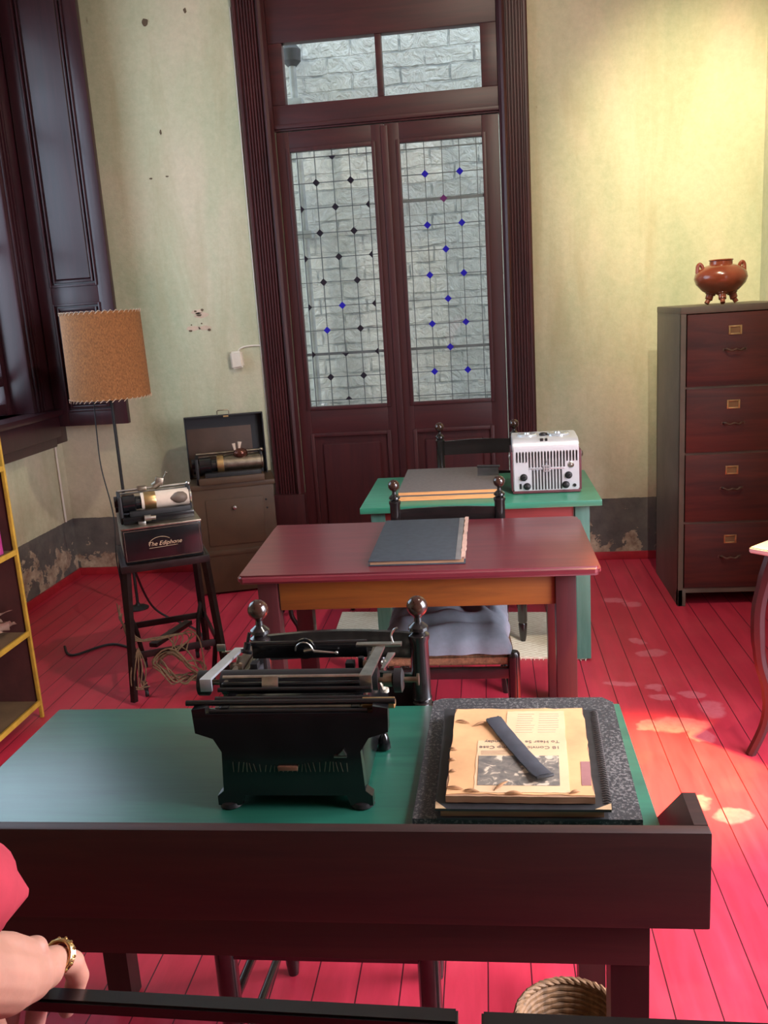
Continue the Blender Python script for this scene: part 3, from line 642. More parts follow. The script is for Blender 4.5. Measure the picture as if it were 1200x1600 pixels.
W(b, 'spiral_binding', simple('grey_wire_binding', (0.09, 0.08, 0.075), 0.4, 0.5))
EXP = simple('exposed_board_corner', (0.45, 0.30, 0.16), 0.9)
W(MB().prism([(0.150, 1.3265), (0.176, 1.3255), (0.178, 1.345)], 'Z', 0.7862, 0.7872), 'worn_corner', EXP)
W(MB().prism([(-0.110, 1.3275), (-0.092, 1.3275), (-0.110, 1.350)], 'Z', 0.7862, 0.7872), 'worn_corner', EXP)
t = thing('newspaper_scrapbook', 'scrapbook of yellowed newspaper clippings on the black ledger', 'scrapbook', (0.035, 1.50, 0.788))
def ragged(pts, amp=0.0018, n=14):
    out = []
    for i in range(len(pts)):
        a, c = Vector(pts[i]), Vector(pts[(i+1) % len(pts)]); d = (c-a); nn = Vector((-d.y, d.x)).normalized()
        for k in range(n):
            f = k/n; out.append(tuple(a+d*f+nn*random.uniform(-amp, amp)))
    return out
W(MB().prism(ragged([(-0.093, 1.345), (0.151, 1.341), (0.166, 1.668), (-0.086, 1.672)], 0.0012), 'Z', 0.788, 0.800), 'page_block', PAGEB)
W(MB().prism(ragged([(-0.092, 1.350), (0.150, 1.344), (0.165, 1.667), (-0.084, 1.670)], 0.0026), 'Z', 0.800, 0.8012), 'top_page', NEWS)
W(MB().prism(ragged([(-0.003, 1.352), (0.112, 1.352), (0.128, 1.655), (0.018, 1.655)], 0.001), 'Z', 0.8012, 0.8020), 'clipping', NEWS2)
W(MB().prism(ragged([(-0.047, 1.353), (0.005, 1.352), (0.012, 1.535), (-0.040, 1.535)], 0.001), 'Z', 0.8013, 0.8018), 'clipping', NEWS2)
m_, nt, b_ = nodes('halftone_photo')
nt.links.new(ramp(nt, noisev(nt, coords(nt), 46, 3, 0.5, 1.0), [(0.35, (0.12, 0.105, 0.09)), (0.55, (0.20, 0.17, 0.135)), (0.63, (0.62, 0.50, 0.36))]), b_.inputs['Base Color'])
b_.inputs['Roughness'].default_value = 0.9
W(MB().prism([(-0.040, 1.375), (0.098, 1.373), (0.104, 1.475), (-0.038, 1.476)], 'Z', 0.8021, 0.8025), 'printed_photograph', m_)
W(MB().prism([(0.134, 1.375), (0.150, 1.375), (0.156, 1.455), (0.140, 1.455)], 'Z', 0.8013, 0.8017), 'purple_stamp', simple('faded_purple_ink', (0.30, 0.13, 0.12), 0.9))
def news_text(txt, x, y, size, mat, name):
    M_ = WM[t.name].inverted() @ Matrix.Translation((x, y, 0.8022)) @ Matrix.Rotation(PI, 4, 'Z')
    textmesh(name, txt, size, mat, t, M_, 0.0002)
news_text('18 Convicts', 0.074, 1.506, 0.0145, INK, 'headline'); news_text('mp Case', -0.012, 1.508, 0.0145, INK, 'headline')
news_text('To Hear Se', 0.078, 1.528, 0.0135, INK, 'headline'); news_text('Monday', -0.006, 1.530, 0.0135, INK, 'headline')
for (xa, xb) in ((0.03, 0.065), (0.072, 0.112)):
    b = MB()
    for k in range(9):
        y = 1.565+0.0095*k
        b.box(xa+0.001*k, xb+0.001*k-random.uniform(0, .008), y, y+0.003, 0.8021, 0.8024)
    W(b, 'newsprint_column', INKP)
b = MB()
for k in range(4): b.box(-0.034, 0.03, 1.481+0.0042*k, 1.4825+0.0042*k, 0.8021, 0.8024)
W(b, 'newsprint_column', INKP)
b = MB()
for (x, y, l, a) in ((-0.070, 1.610, .030, -.4), (-0.035, 1.600, .036, .5), (0.0, 1.372, .040, .9), (-0.085, 1.50, .016, -.3), (-0.086, 1.46, .014, .2), (-0.078, 1.365, .030, -.2), (-0.05, 1.356, .028, -.15), (-0.084, 1.42, .014, .3), (0.02, 1.349, .03, 0), (0.12, 1.352, .02, .4)):
    q = []; b = MB()
    for k in range(7):
        f = k/6; q.append((x+(f-.5)*l*math.cos(a), y+(f-.5)*l*math.sin(a), 0.8022+0.003*math.sin(PI*f)))
    b.tube(q, [0.0004, 0.002, 0.003, 0.0035, 0.003, 0.002, 0.0004], 6, flat=0.5)
    W(b, 'curled_tear', CURL)
t = thing('grey_strap', 'dark grey strap lying diagonally across the newspaper scrapbook', 'strap', (0.03, 1.5, 0.803))
b = MB(); p0, p1 = Vector((-0.010, 1.610, 0)), Vector((0.073, 1.388, 0)); d = (p1-p0); n_ = Vector((-d.y, d.x, 0)).normalized()*0.0155
rows = []
for k in range(15):
    f = k/14; c = p0+d*f; z = 0.8035+0.004*math.exp(-f*9)+0.007*math.exp(-(1-f)*7)
    wv = 1+0.03*math.sin(k*2.1); rows.append([b.bm.verts.new(c+n_*wv*s+Vector((0, 0, z+0.0022*(1-s*s)+dz))) for dz in (0, 0.003) for s in (-1, -.4, .4, 1)])
for A, B in zip(rows, rows[1:]):
    loop = [0, 1, 2, 3, 7, 6, 5, 4]
    for i in range(8): b.bm.faces.new((A[loop[i]], A[loop[(i+1) % 8]], B[loop[(i+1) % 8]], B[loop[i]]))
for A in (rows[0], rows[-1]): b.bm.faces.new([A[i] for i in (0, 1, 2, 3, 7, 6, 5, 4)])
W(b, 'band', STRIPM)
W(MB().ball((-0.021, 1.607, 0.807), 0.004, sub=2), 'frayed_end', COVERK); W(MB().ball((-0.001, 1.617, 0.807), 0.004, sub=2), 'frayed_end', COVERK)
b = MB().tube([(0.060, 1.381, 0.812), (0.075, 1.384, 0.813), (0.088, 1.393, 0.812)], 0.003, 8)
W(b, 'frayed_end', COVERK)

# ================================================================== CHAIRS
def chair(label, x, y, rz, wid, dep, hs, ht, slats, cushion=False, wf_=None):
    t = thing('ladderback_chair', label, 'chair', (x, y, 0), rz, 'black ladderback chairs with ball finials')
    w2 = wid/2; wf2 = (wf_ or wid)/2; yb = dep/2; yf = -dep/2
    for s in (-1, 1):
        r = 0.021
        p = [(0.013, 0), (0.017, 0.03), (0.020, 0.10), (0.021, 0.12), (0.018, 0.125), (0.022, 0.135), (r, 0.15), (r, hs-0.02), (r+0.003, hs), (r, hs+0.02)]
        top = ht-0.105
        p += [(r, top-0.16), (r+0.002, top-0.155), (r-0.004, top-0.150), (r+0.002, top-0.145), (r-0.004, top-0.140), (r+0.002, top-0.135), (r, top-0.13),
              (r, top), (r+0.003, top+0.008), (r+0.003, top+0.016), (r-0.006, top+0.022), (r+0.002, top+0.028), (r+0.001, top+0.035), (0.009, top+0.046), (0.008, top+0.056), (0.011, top+0.061)]
        po = MB().lathe(p, (s*w2, yb, 0), seg=22).build('back_post', CHAIRB, t)
        R = 0.0235; cz = ht-R
        MB().lathe([(0.010, -R*0.93)]+[(R*math.cos(a*PI/16), R*math.sin(a*PI/16)) for a in range(-7, 9)], (s*w2, yb, cz), seg=24).build('finial', CHAIRF, po)
        q = [(0.012, 0), (0.016, 0.02), (0.021, 0.085), (0.018, 0.092), (0.022, 0.10), (0.022, hs-0.01), (0.021, hs+0.005), (0.016, hs+0.012)]
        MB().lathe(q, (s*wf2, yf, 0), seg=20).build('leg', CHAIRB, t)
    for (z0, z1) in slats:
        b = MB(); n = 10; A = []
        for k in range(n+1):
            f = k/n; xx = -w2+0.012+(wid-0.024)*f; a = math.sin(PI*f); A.append((xx, yb+0.012*a, z0, z1+0.005*a))
        vs = [[b.bm.verts.new((xx, yy+dy, zz)) for dy in (-0.006, 0.006) for zz in (za, zb)] for xx, yy, za, zb in A]
        for P, Q in zip(vs, vs[1:]):
            for (i, j) in ((0, 1), (1, 3), (3, 2), (2, 0)): b.bm.faces.new((P[i], P[j], Q[j], Q[i]))
        for P in (vs[0], vs[-1]): b.bm.faces.new((P[0], P[1], P[3], P[2]))
        b.build('back_slat', CHAIRB, t)
    for z in (hs-0.065, ):
        MB().box(-wf2, wf2, yf-0.011, yf+0.011, z-0.022, z+0.018, 0.004).build('seat_rail', CHAIRB, t)
    for z, yy, ww in ((0.20, yf, wf2), (0.24, yb, w2)): MB().cyl((-ww, yy, z), (ww, yy, z), 0.010, seg=12).build('stretcher', CHAIRB, t)
    for s in (-1, 1):
        for z in (0.13, 0.26): MB().cyl((s*wf2, yf, z), (s*w2, yb, z), 0.010, seg=12).build('stretcher', CHAIRB, t)
    b = MB(); b.prism([(-wf2-0.005, yf-0.006), (wf2+0.005, yf-0.006), (w2, yb), (-w2, yb)], 'Z', hs-0.038, hs)
    bmesh.ops.bevel(b.bm, geom=list(b.bm.edges), offset=0.008, segments=2, affect='EDGES')
    b.build('woven_seat', STRAW, t)
    return t
chair('black ladderback chair tucked behind the typewriter desk, nearest of the three', -0.350, 1.665, 0, 0.360, 0.40, 0.465, 0.978, [(0.835, 0.893), (0.70, 0.795), (0.56, 0.62)], wf_=0.40)
chair('black ladderback chair with a grey-blue cushion, behind the maroon table', -0.175, 3.235, 0, 0.420, 0.53, 0.385, 0.925, [(0.735, 0.800), (0.62, 0.69), (0.49, 0.55)], wf_=0.47)
ch3 = chair('black ladderback chair farthest back, between the green table and the glazed door', -0.058, 4.29, 0, 0.376, 0.47, 0.42, 1.003, [(0.835, 0.905), (0.68, 0.74), (0.54, 0.60)])
ch3.location.z = 0.0105
# cushion
b = MB(); nx, ny = 44, 40; x0, x1, y0, y1 = -0.405, 0.050, 2.950, 3.42
top, bot = [], []
for i in range(nx+1):
    A, B = [], []
    for j in range(ny+1):
        u, v = i/nx, j/ny; e = min(u, 1-u, v, 1-v)*2
        prof = min(1, e*4.0)**0.5; x, y = x0+(x1-x0)*u, y0+(y1-y0)*v
        wr = 0.017*math.sin(26*u+9*math.sin(5*v+3*u)+5*v)*math.sin(PI*u)*math.sin(PI*v)+0.010*noise.noise(Vector((x*9, y*9, 1)))
        x += 0.012*noise.noise(Vector((v*5, 1, 0)))*(1-prof*0.5); y += 0.015*noise.noise(Vector((u*6, 5, 0)))
        A.append(b.bm.verts.new((x, y, 0.398+0.074*prof+wr*1.5*prof+0.02*v))); B.append(b.bm.verts.new((x, y, 0.394-0.004*prof)))
    top.append(A); bot.append(B)
for i in range(nx):
    for j in range(ny):
        b.bm.faces.new((top[i][j], top[i+1][j], top[i+1][j+1], top[i][j+1])); b.bm.faces.new((bot[i][j+1], bot[i+1][j+1], bot[i+1][j], bot[i][j]))
for i in range(nx):
    for j in (0, ny): b.bm.faces.new((top[i][j], bot[i][j], bot[i+1][j], top[i+1][j]))
for j in range(ny):
    for i in (0, nx): b.bm.faces.new((top[i][j], top[i][j+1], bot[i][j+1], bot[i][j]))
tag(b.build('seat_cushion', CUSH, angle=80), 'grumpled grey-blue cloth cushion on the chair behind the maroon table'.replace('grumpled', 'rumpled'), 'cushion')

# ================================================================== MAROON TABLE
t = thing('maroon_table', 'maroon table with ochre apron in the middle of the row', 'table', (-0.27, 3.1, 0))
b = MB().prism([(-0.835, 2.758), (0.328, 2.758), (0.340, 2.77), (0.340, 3.43), (0.322, 3.455), (-0.875, 3.475), (-0.878, 3.46), (-0.848, 2.77)], 'Z', 0.732, 0.762)
bmesh.ops.bevel(b.bm, geom=list(b.bm.edges), offset=0.009, segments=3, affect='EDGES'); W(b, 'tabletop', MAROON)
W(MB().box(-0.72, 0.20, 2.815, 2.835, 0.622, 0.733, 0.002), 'apron', OCHRE)
W(MB().box(-0.72, 0.20, 3.39, 3.41, 0.622, 0.733, 0.002), 'apron', OCHRE)
W(MB().box(-0.775, -0.757, 2.85, 3.39, 0.622, 0.733, 0.002), 'apron', OCHRE)
W(MB().box(0.236, 0.254, 2.85, 3.39, 0.622, 0.733, 0.002), 'apron', OCHRE)
for x, y in ((0.198, 2.800), (-0.790, 2.800), (0.205, 3.375), (-0.800, 3.375)):
    W(MB().box(x, x+0.066, y, y+0.062, 0, 0.733, 0.003), 'leg', MARLEG)
t = thing('exercise_book', 'thin dark blue-grey book with a peeling spine on the maroon table', 'book', (-0.26, 3.1, 0.762))
W(MB().box(-0.412, -0.090, 2.832, 3.40, 0.763, 0.767, 0.001), 'back_cover', COVERB)
W(MB().box(-0.408, -0.096, 2.837, 3.395, 0.767, 0.778), 'pages', PAGEB)
W(MB().box(-0.413, -0.122, 2.830, 3.402, 0.778, 0.7815, 0.001), 'front_cover', COVERB)
W(MB().box(-0.123, -0.104, 2.830, 3.402, 0.7780, 0.7822, 0.001), 'spine_tape', simple('grey_spine_tape', (0.16, 0.15, 0.15), 0.6))
W(MB().prism(ragged([(-0.104, 2.845), (-0.090, 2.845), (-0.088, 3.41), (-0.102, 3.41)], 0.0025, 20), 'Z', 0.7775, 0.7835), 'peeling_spine', simple('peeling_pink_paper', (0.52, 0.32, 0.26), 0.9))

# ================================================================== GREEN TABLE AT THE BACK
t = thing('green_table', 'green table with a red-brown apron in front of the glazed door', 'table', (-0.05, 4.1, 0))
W(MB().box(-0.572, 0.470, 3.775, 4.47, 0.722, 0.75, 0.005), 'tabletop', GREENT)
W(MB().box(-0.47, 0.355, 3.835, 3.855, 0.60, 0.723, 0.002), 'apron', REDAP)
W(MB().box(-0.47, 0.355, 4.40, 4.42, 0.60, 0.723, 0.002), 'apron', REDAP)
for x in (-0.505, 0.395): W(MB().box(x, x+0.02, 3.87, 4.39, 0.60, 0.723, 0.002), 'apron', GREENL)
for x, y in ((0.360, 3.820), (-0.530, 3.820), (0.352, 4.365), (-0.530, 4.365)):
    W(MB().box(x, x+0.062, y, y+0.058, 0.0105, 0.723, 0.003), 'leg', GREENL)
def book(name, label, x0, x1, y0, y1, z0, z1, cov, pg):
    t_ = thing(name, label, 'book', ((x0+x1)/2, (y0+y1)/2, z0), 0, 'books stacked on the green table')
    W(MB().box(x0, x1, y0, y1, z0, z0+0.002, 0.0005), 'back_cover', cov, t_)
    W(MB().box(x0+0.003, x1-0.003, y0+0.001, y1-0.003, z0+0.002, z1-0.002), 'pages', pg, t_)
    W(MB().box(x0, x1, y0, y1, z1-0.0025, z1, 0.0005), 'front_cover', cov, t_); return t_
book('account_book', 'thick ledger with orange page edges, underneath on the green table', -0.418, 0.036, 3.880, 4.44, 0.7505, 0.774, COVERG, PAGES)
tb = book('account_book', 'grey-brown covered ledger on top of the orange-edged ledger on the green table', -0.412, 0.042, 3.888, 4.45, 0.7745, 0.792, COVERG, PAGES)
b = MB().tube([(-0.060, 4.43, 0.797), (0.05, 4.41, 0.797)], 0.012, 14, flat=0.5).box(-0.058, 0.043, 4.20, 4.43, 0.7915, 0.7935, 0.001)
W(b, 'scuffed_cloth_corner', simple('scuffed_dark_cloth', (0.07, 0.065, 0.072), 0.35, 0, 0.5, 25), tb)

# ---- wire recorder
t = thing('wire_recorder', 'silver table recorder with a dark slotted grille on the green table', 'recorder', (0.248, 4.06, 0.75))
X0, X1, Y0, Y1, Z0, Z1 = 0.104, 0.396, 3.945, 4.165, 0.758, 0.995
prof = [(Y0, Z0+.006), (Y0+0.002, Z1-0.045), (Y0+0.010, Z1-0.022), (Y0+0.028, Z1-0.008), (Y0+0.05, Z1-0.002), (Y1-0.02, Z1+0.004), (Y1, Z1-0.01), (Y1, Z0+.006)]
b = MB().prism(prof, 'X', X0, X1-0.003); bmesh.ops.bevel(b.bm, geom=[e for e in b.bm.edges if abs(e.verts[0].co.x-e.verts[1].co.x) < 1e-5], offset=0.004, segments=2, affect='EDGES')
W(b, 'case', SILVER)
W(MB().box(X0-0.004, X1+0.002, Y0-0.004, Y1+0.004, 0.752, 0.764, 0.003).box(X1-0.004, X1+0.008, Y0+0.008, Y1, 0.76, 0.94, 0.004).box(X0-0.008, X0+0.001, Y0+0.008, Y1, 0.76, 0.94, 0.004), 'lower_shell', BURG)
for dx in (0.012, X1-X0-0.012):
    for dy in (0.02, Y1-Y0-0.02): W(MB().cyl((X0+dx, Y0+dy, 0.7505), (X0+dx, Y0+dy, 0.753), 0.008, seg=12), 'foot', RUBBER)
b = MB(); pitch = 0.0137
for k in range(20):
    x = X0+0.018+pitch*k
    zl = 0.893 if (k < 4 or k > 15) else 0.868
    b.box(x-0.0031, x+0.0031, Y0-0.0015, Y0+0.004, zl, 0.936); b.box(x-0.0018, x+0.0018, Y0-0.0015, Y0+0.004, 0.905, 0.940)
for k in range(10):
    x = X0+0.018+pitch*(k+5); b.box(x-0.0034, x+0.0034, Y0-0.0015, Y0+0.003, 0.768, 0.857)
W(b, 'grille', SLOT)
b = MB().box(X0+0.070, X1-0.068, Y0-0.005, Y0, 0.861, 0.865, 0.001); cx = (X0+X1)/2+0.001
b.box(cx-0.019, cx+0.019, Y0-0.007, Y0, 0.872, 0.878).box(cx-0.017, cx+0.017, Y0-0.007, Y0, 0.849, 0.853).box(cx-0.014, cx-0.008, Y0-0.0065, Y0, 0.852, 0.875).box(cx-0.003, cx+0.003, Y0-0.0065, Y0, 0.852, 0.875).box(cx+0.008, cx+0.014, Y0-0.0065, Y0, 0.852, 0.875)
b.prism([(cx-0.008, 0.879), (cx+0.001, 0.892), (cx-0.004, 0.892), (cx+0.007, 0.904), (cx+0.001, 0.895), (cx+0.006, 0.895)], 'Y', Y0-0.007, Y0)
W(b, 'badge', SILVTOP)
def knob(x, z, r, ang, mat=RUBBER):
    b = MB().lathe([(r*1.5, 0.0), (r*1.45, -0.004), (r, -0.005), (r*0.9, -0.018), (r*0.5, -0.020)], (x, Y0, z), 'Y', 20)
    b.obox((x, Y0-0.020, z), (r*2.2, 0.010, r*0.55), Matrix.Rotation(ang, 3, 'Y'), 0.001); W(b, 'knob', mat)
knob(X0+0.046, 0.825, 0.011, -0.8); knob(X1-0.050, 0.829, 0.011, -0.8); knob(X0+0.060, 0.784, 0.011, 0.1); knob(X1-0.062, 0.786, 0.011, 0.1)
W(MB().cyl((X1-0.024, Y0-0.006, 0.783), (X1-0.024, Y0, 0.783), 0.007, seg=16), 'jack', RUBBER)
W(MB().box(X0+0.027, X0+0.035, Y0-0.003, Y0, 0.773, 0.797), 'indicator', RUBBER)
b = MB().lathe([(0.013, 0), (0.013, -0.005), (0.010, -0.007), (0.008, -0.003)], (X1-0.038, Y0, 0.876), 'Y', 22).ball((X1-0.038, Y0-0.004, 0.876), 0.007, sub=2); W(b, 'input_socket', CHROME)
for x, s in ((X0-0.008, -1), (X1+0.008, 1)):
    W(MB().lathe([(0.012, 0), (0.013, s*0.005), (0.009, s*0.009), (0.002, s*0.011)], (x, Y0+0.05, 0.915), 'X', 18), 'side_stud', CHROME)
for x, r in ((X0+0.07, 0.045), (X1-0.085, 0.052)):
    W(MB().lathe([(r, 0), (r, 0.006), (r*0.9, 0.010), (r*0.3, 0.006), (r*0.25, 0.014), (0.004, 0.015)], (x, Y0+0.12, Z1+0.0), 'Z', 30), 'spool', SILVTOP)
b = MB().box((X0+X1)/2-0.024, (X0+X1)/2-0.010, Y0+0.020, Y0+0.032, Z1-0.014, Z1-0.002).box((X0+X1)/2-0.002, (X0+X1)/2+0.008, Y0+0.020, Y0+0.032, Z1-0.014, Z1-0.002).ball(((X0+X1)/2-0.005, Y0+0.10, Z1+0.006), 0.015, 1.3, 1, 0.6, 2)
W(b, 'recording_head', RUBBER)

# ---- mat under the green table
b = MB(); b.prism([(-0.80, 3.93), (0.405, 3.835), (0.43, 4.44), (-0.82, 4.53)], 'Z', 0.0005, 0.010)
for k in range(60):
    x = -0.795+1.19*k/59
    for y, s in ((3.93-0.095*k/59, -1), (4.53-0.09*k/59, 1)): b.tube([(x, y, 0.006), (x+random.uniform(-.004, .004), y+s*0.02, 0.003)], 0.0016, 5)
tag(b.build('woven_mat', RUG), 'cream woven mat on the red floor under the green table', 'mat')

# ================================================================== FILING CABINET
t = thing('filing_cabinet', 'tall four-drawer filing cabinet with red-brown fronts by the right corner', 'filing cabinet', (1.19, 4.8, 0))
cx0, cx1, cy0, cy1 = 0.940, 1.445, 4.52, 5.12
b = MB().box(cx0, cx0+0.012, cy0+0.002, cy1, 0.0, 1.50, 0.002).box(cx1-0.012, cx1, cy0+0.002, cy1, 0.0, 1.50, 0.002).box(cx0, cx1, cy1-0.012, cy1, 0.05, 1.50)
b.box(cx0-0.003, cx1+0.003, cy0-0.003, cy1, 1.478, 1.512, 0.006).box(cx0+0.012, cx1-0.012, cy0+0.03, cy1-0.02, 0.105, 0.12)
b.box(cx0, cx0+0.026, cy0, cy0+0.02, 0.0, 1.49, 0.003).box(cx1-0.026, cx1, cy0, cy0+0.02, 0.0, 1.49, 0.003)
b.box(cx0, cx0+0.04, cy0, cy0+0.04, 0, 0.09, 0.003).box(cx0+0.026, cx1-0.026, cy0+0.002, cy0+0.016, 0.072, 0.098)
for z in (1.124, 0.797, 0.443): b.box(cx0+0.026, cx1-0.026, cy0+0.004, cy0+0.014, z-0.006, z+0.006)
W(b, 'carcass', CABS)
for (z0, z1) in ((1.130, 1.474), (0.803, 1.118), (0.449, 0.791), (0.100, 0.437)):
    d = W(MB().box(cx0+0.030, cx1-0.030, cy0-0.004, cy0+0.016, z0, z1, 0.003), 'drawer', CABF)
    xc = 1.192; zh = z1-0.082
    b = MB(); frame_prism(b, xc-0.031, xc+0.031, zh-0.022, zh+0.022, cy0-0.009, cy0-0.003, 0.008, 0.002); W(b, 'label_holder', BRASS, d)
    W(MB().box(xc-0.024, xc+0.024, cy0-0.0055, cy0-0.0035, zh-0.015, zh+0.015), 'card', simple('brown_card', (0.20, 0.11, 0.05), 0.8), d)
    zp = zh-0.092
    b = MB().tube(smooth_path([(xc-0.046, cy0-0.004, zp), (xc-0.040, cy0-0.022, zp+0.004), (xc-0.02, cy0-0.028, zp-0.004), (xc, cy0-0.030, zp+0.002), (xc+0.02, cy0-0.028, zp-0.004), (xc+0.040, cy0-0.022, zp+0.004), (xc+0.046, cy0-0.004, zp)]), 0.0055, 8)
    b.obox((xc-0.046, cy0-0.005, zp), (0.022, 0.004, 0.014), None, 0.001).obox((xc+0.046, cy0-0.005, zp), (0.022, 0.004, 0.014), None, 0.001)
    W(b, 'drawer_pull', simple('dark_worn_pull', (0.13, 0.075, 0.055), 0.4, 0.7), d)

# ---- tripod pot
t = thing('tripod_pot', 'round red-brown clay pot on three legs atop the filing cabinet', 'pot', (1.185, 4.78, 1.512))
px_, py_ = 1.185, 4.78
prof = [(0.055, 1.560), (0.088, 1.580), (0.118, 1.612), (0.128, 1.640), (0.122, 1.665), (0.100, 1.690), (0.070, 1.702), (0.055, 1.706), (0.055, 1.722), (0.060, 1.726), (0.056, 1.730), (0.048, 1.726), (0.046, 1.70), (0.090, 1.66), (0.04, 1.60)]
W(MB().lathe(prof, (px_, py_, 0), seg=40), 'bowl', CLAY)
for a in (200, 265, 335):
    ca, sa = math.cos(math.radians(a)), math.sin(math.radians(a))
    W(MB().tube(smooth_path([(px_+0.045*ca, py_+0.045*sa, 1.590), (px_+0.058*ca, py_+0.058*sa, 1.562), (px_+0.066*ca, py_+0.066*sa, 1.538), (px_+0.078*ca, py_+0.078*sa, 1.519)]), [0.030]*3+[0.026]*6+[0.019]*8+[0.012]*8, 12), 'leg', CLAY)
for s in (-1, 1):
    W(MB().tube(smooth_path([(px_+s*0.088, py_, 1.690), (px_+s*0.093, py_, 1.704), (px_+s*0.103, py_, 1.712), (px_+s*0.112, py_, 1.700), (px_+s*0.114, py_, 1.668)]), 0.0095, 10), 'handle', CLAY)

# ================================================================== TABLE AT THE RIGHT EDGE
t = thing('side_table', 'small side table with a pale polished top and curved leg at right edge', 'table', (1.20, 2.96, 0))
c, R_ = Vector((1.175, 2.965)), 0.332
pts = [(c.x+R_*math.cos(a), c.y+R_*math.sin(a)) for a in (PI, PI*1.5, 0, PI*0.5)]
b = MB().prism(pts, 'Z', 0.732, 0.752); bmesh.ops.bevel(b.bm, geom=list(b.bm.edges), offset=0.004, segments=2, affect='EDGES'); W(b, 'tabletop', PINKT)
q = [(c.x+0.25*math.cos(a), c.y+0.25*math.sin(a)) for a in (PI, PI*1.5, 0, PI*0.5)]; W(MB().prism(q, 'Z', 0.66, 0.732), 'apron', MARLEG)
for a in (PI, PI*1.5, 0, PI*0.5):
    ca, sa = math.cos(a), math.sin(a)
    P = [(0.25, .73), (0.275, .64), (0.295, .52), (0.285, .36), (0.255, .24), (0.26, .12), (0.305, .0)]
    W(MB().tube(smooth_path([(c.x+r*ca, c.y+r*sa, z) for r, z in P], 5), [0.026]*6+[0.024]*8+[0.021]*8+[0.018]*9, 8), 'leg', MARLEG)

# ================================================================== DICTATION MACHINE ON IRON STAND
A0 = math.radians(25.5); O = (-1.475, 3.725, 0)
t = thing('machine_stand', 'dark iron stand with splayed legs carrying the black dictation machine', 'stand', O, A0)
def Lc(b, n, m, p=None): return b.build(n, m, p or t)
Lc(MB().box(-0.180, 0.180, -0.205, 0.205, 0.592, 0.604, 0.003).box(-0.185, 0.185, -0.212, -0.198, 0.575, 0.606, 0.003).box(-0.185, 0.185, 0.198, 0.212, 0.575, 0.606, 0.003).box(-0.187, -0.175, -0.205, 0.205, 0.575, 0.606, 0.003).box(0.175, 0.187, -0.205, 0.205, 0.575, 0.606, 0.003), 'shelf_top', IRON)
for sx in (-1, 1):
    for sy in (-1, 1):
        fx, fy = sx*(0.205 if sy < 0 else 0.18), sy*0.24
        P = [(sx*0.165, sy*0.19, 0.60), lerp((sx*0.165, sy*0.19, 0.60), (fx, fy, 0.0), 0.5), (fx, fy, 0.012)]
        leg = Lc(MB().tube(P, [0.019, 0.018, 0.016], 4), 'leg', IRON)
        Q = smooth_path([lerp(P[0], P[2], 0.55), (fx*0.93-sx*0.02, fy*0.80, 0.19), (fx*1.0-sx*0.045, fy*0.72, 0.10), (fx*0.96-sx*0.05, fy*0.74, 0.035)])
        Lc(MB().tube(Q, 0.011, 10), 'brace', IRON, leg)
        w_ = Q[-1]; Lc(MB().lathe([(0.016, -0.008), (0.018, -0.005), (0.018, 0.005), (0.016, 0.008)], (w_.x, w_.y, 0.018), 'X', 18), 'caster', BLKDULL, leg)
Lc(MB().obox((0, -0.205, 0.205), (0.36, 0.012, 0.030), None, 0.003).obox((0, 0.205, 0.205), (0.34, 0.012, 0.030), None, 0.003).obox((-0.18, 0, 0.205), (0.012, 0.41, 0.030), None, 0.003).obox((0.18, 0, 0.205), (0.012, 0.41, 0.030), None, 0.003).obox((0, 0, 0.208), (0.30, 0.04, 0.02), Matrix.Rotation(0.9, 3, 'Z'), 0.003), 'lower_frame', IRON)

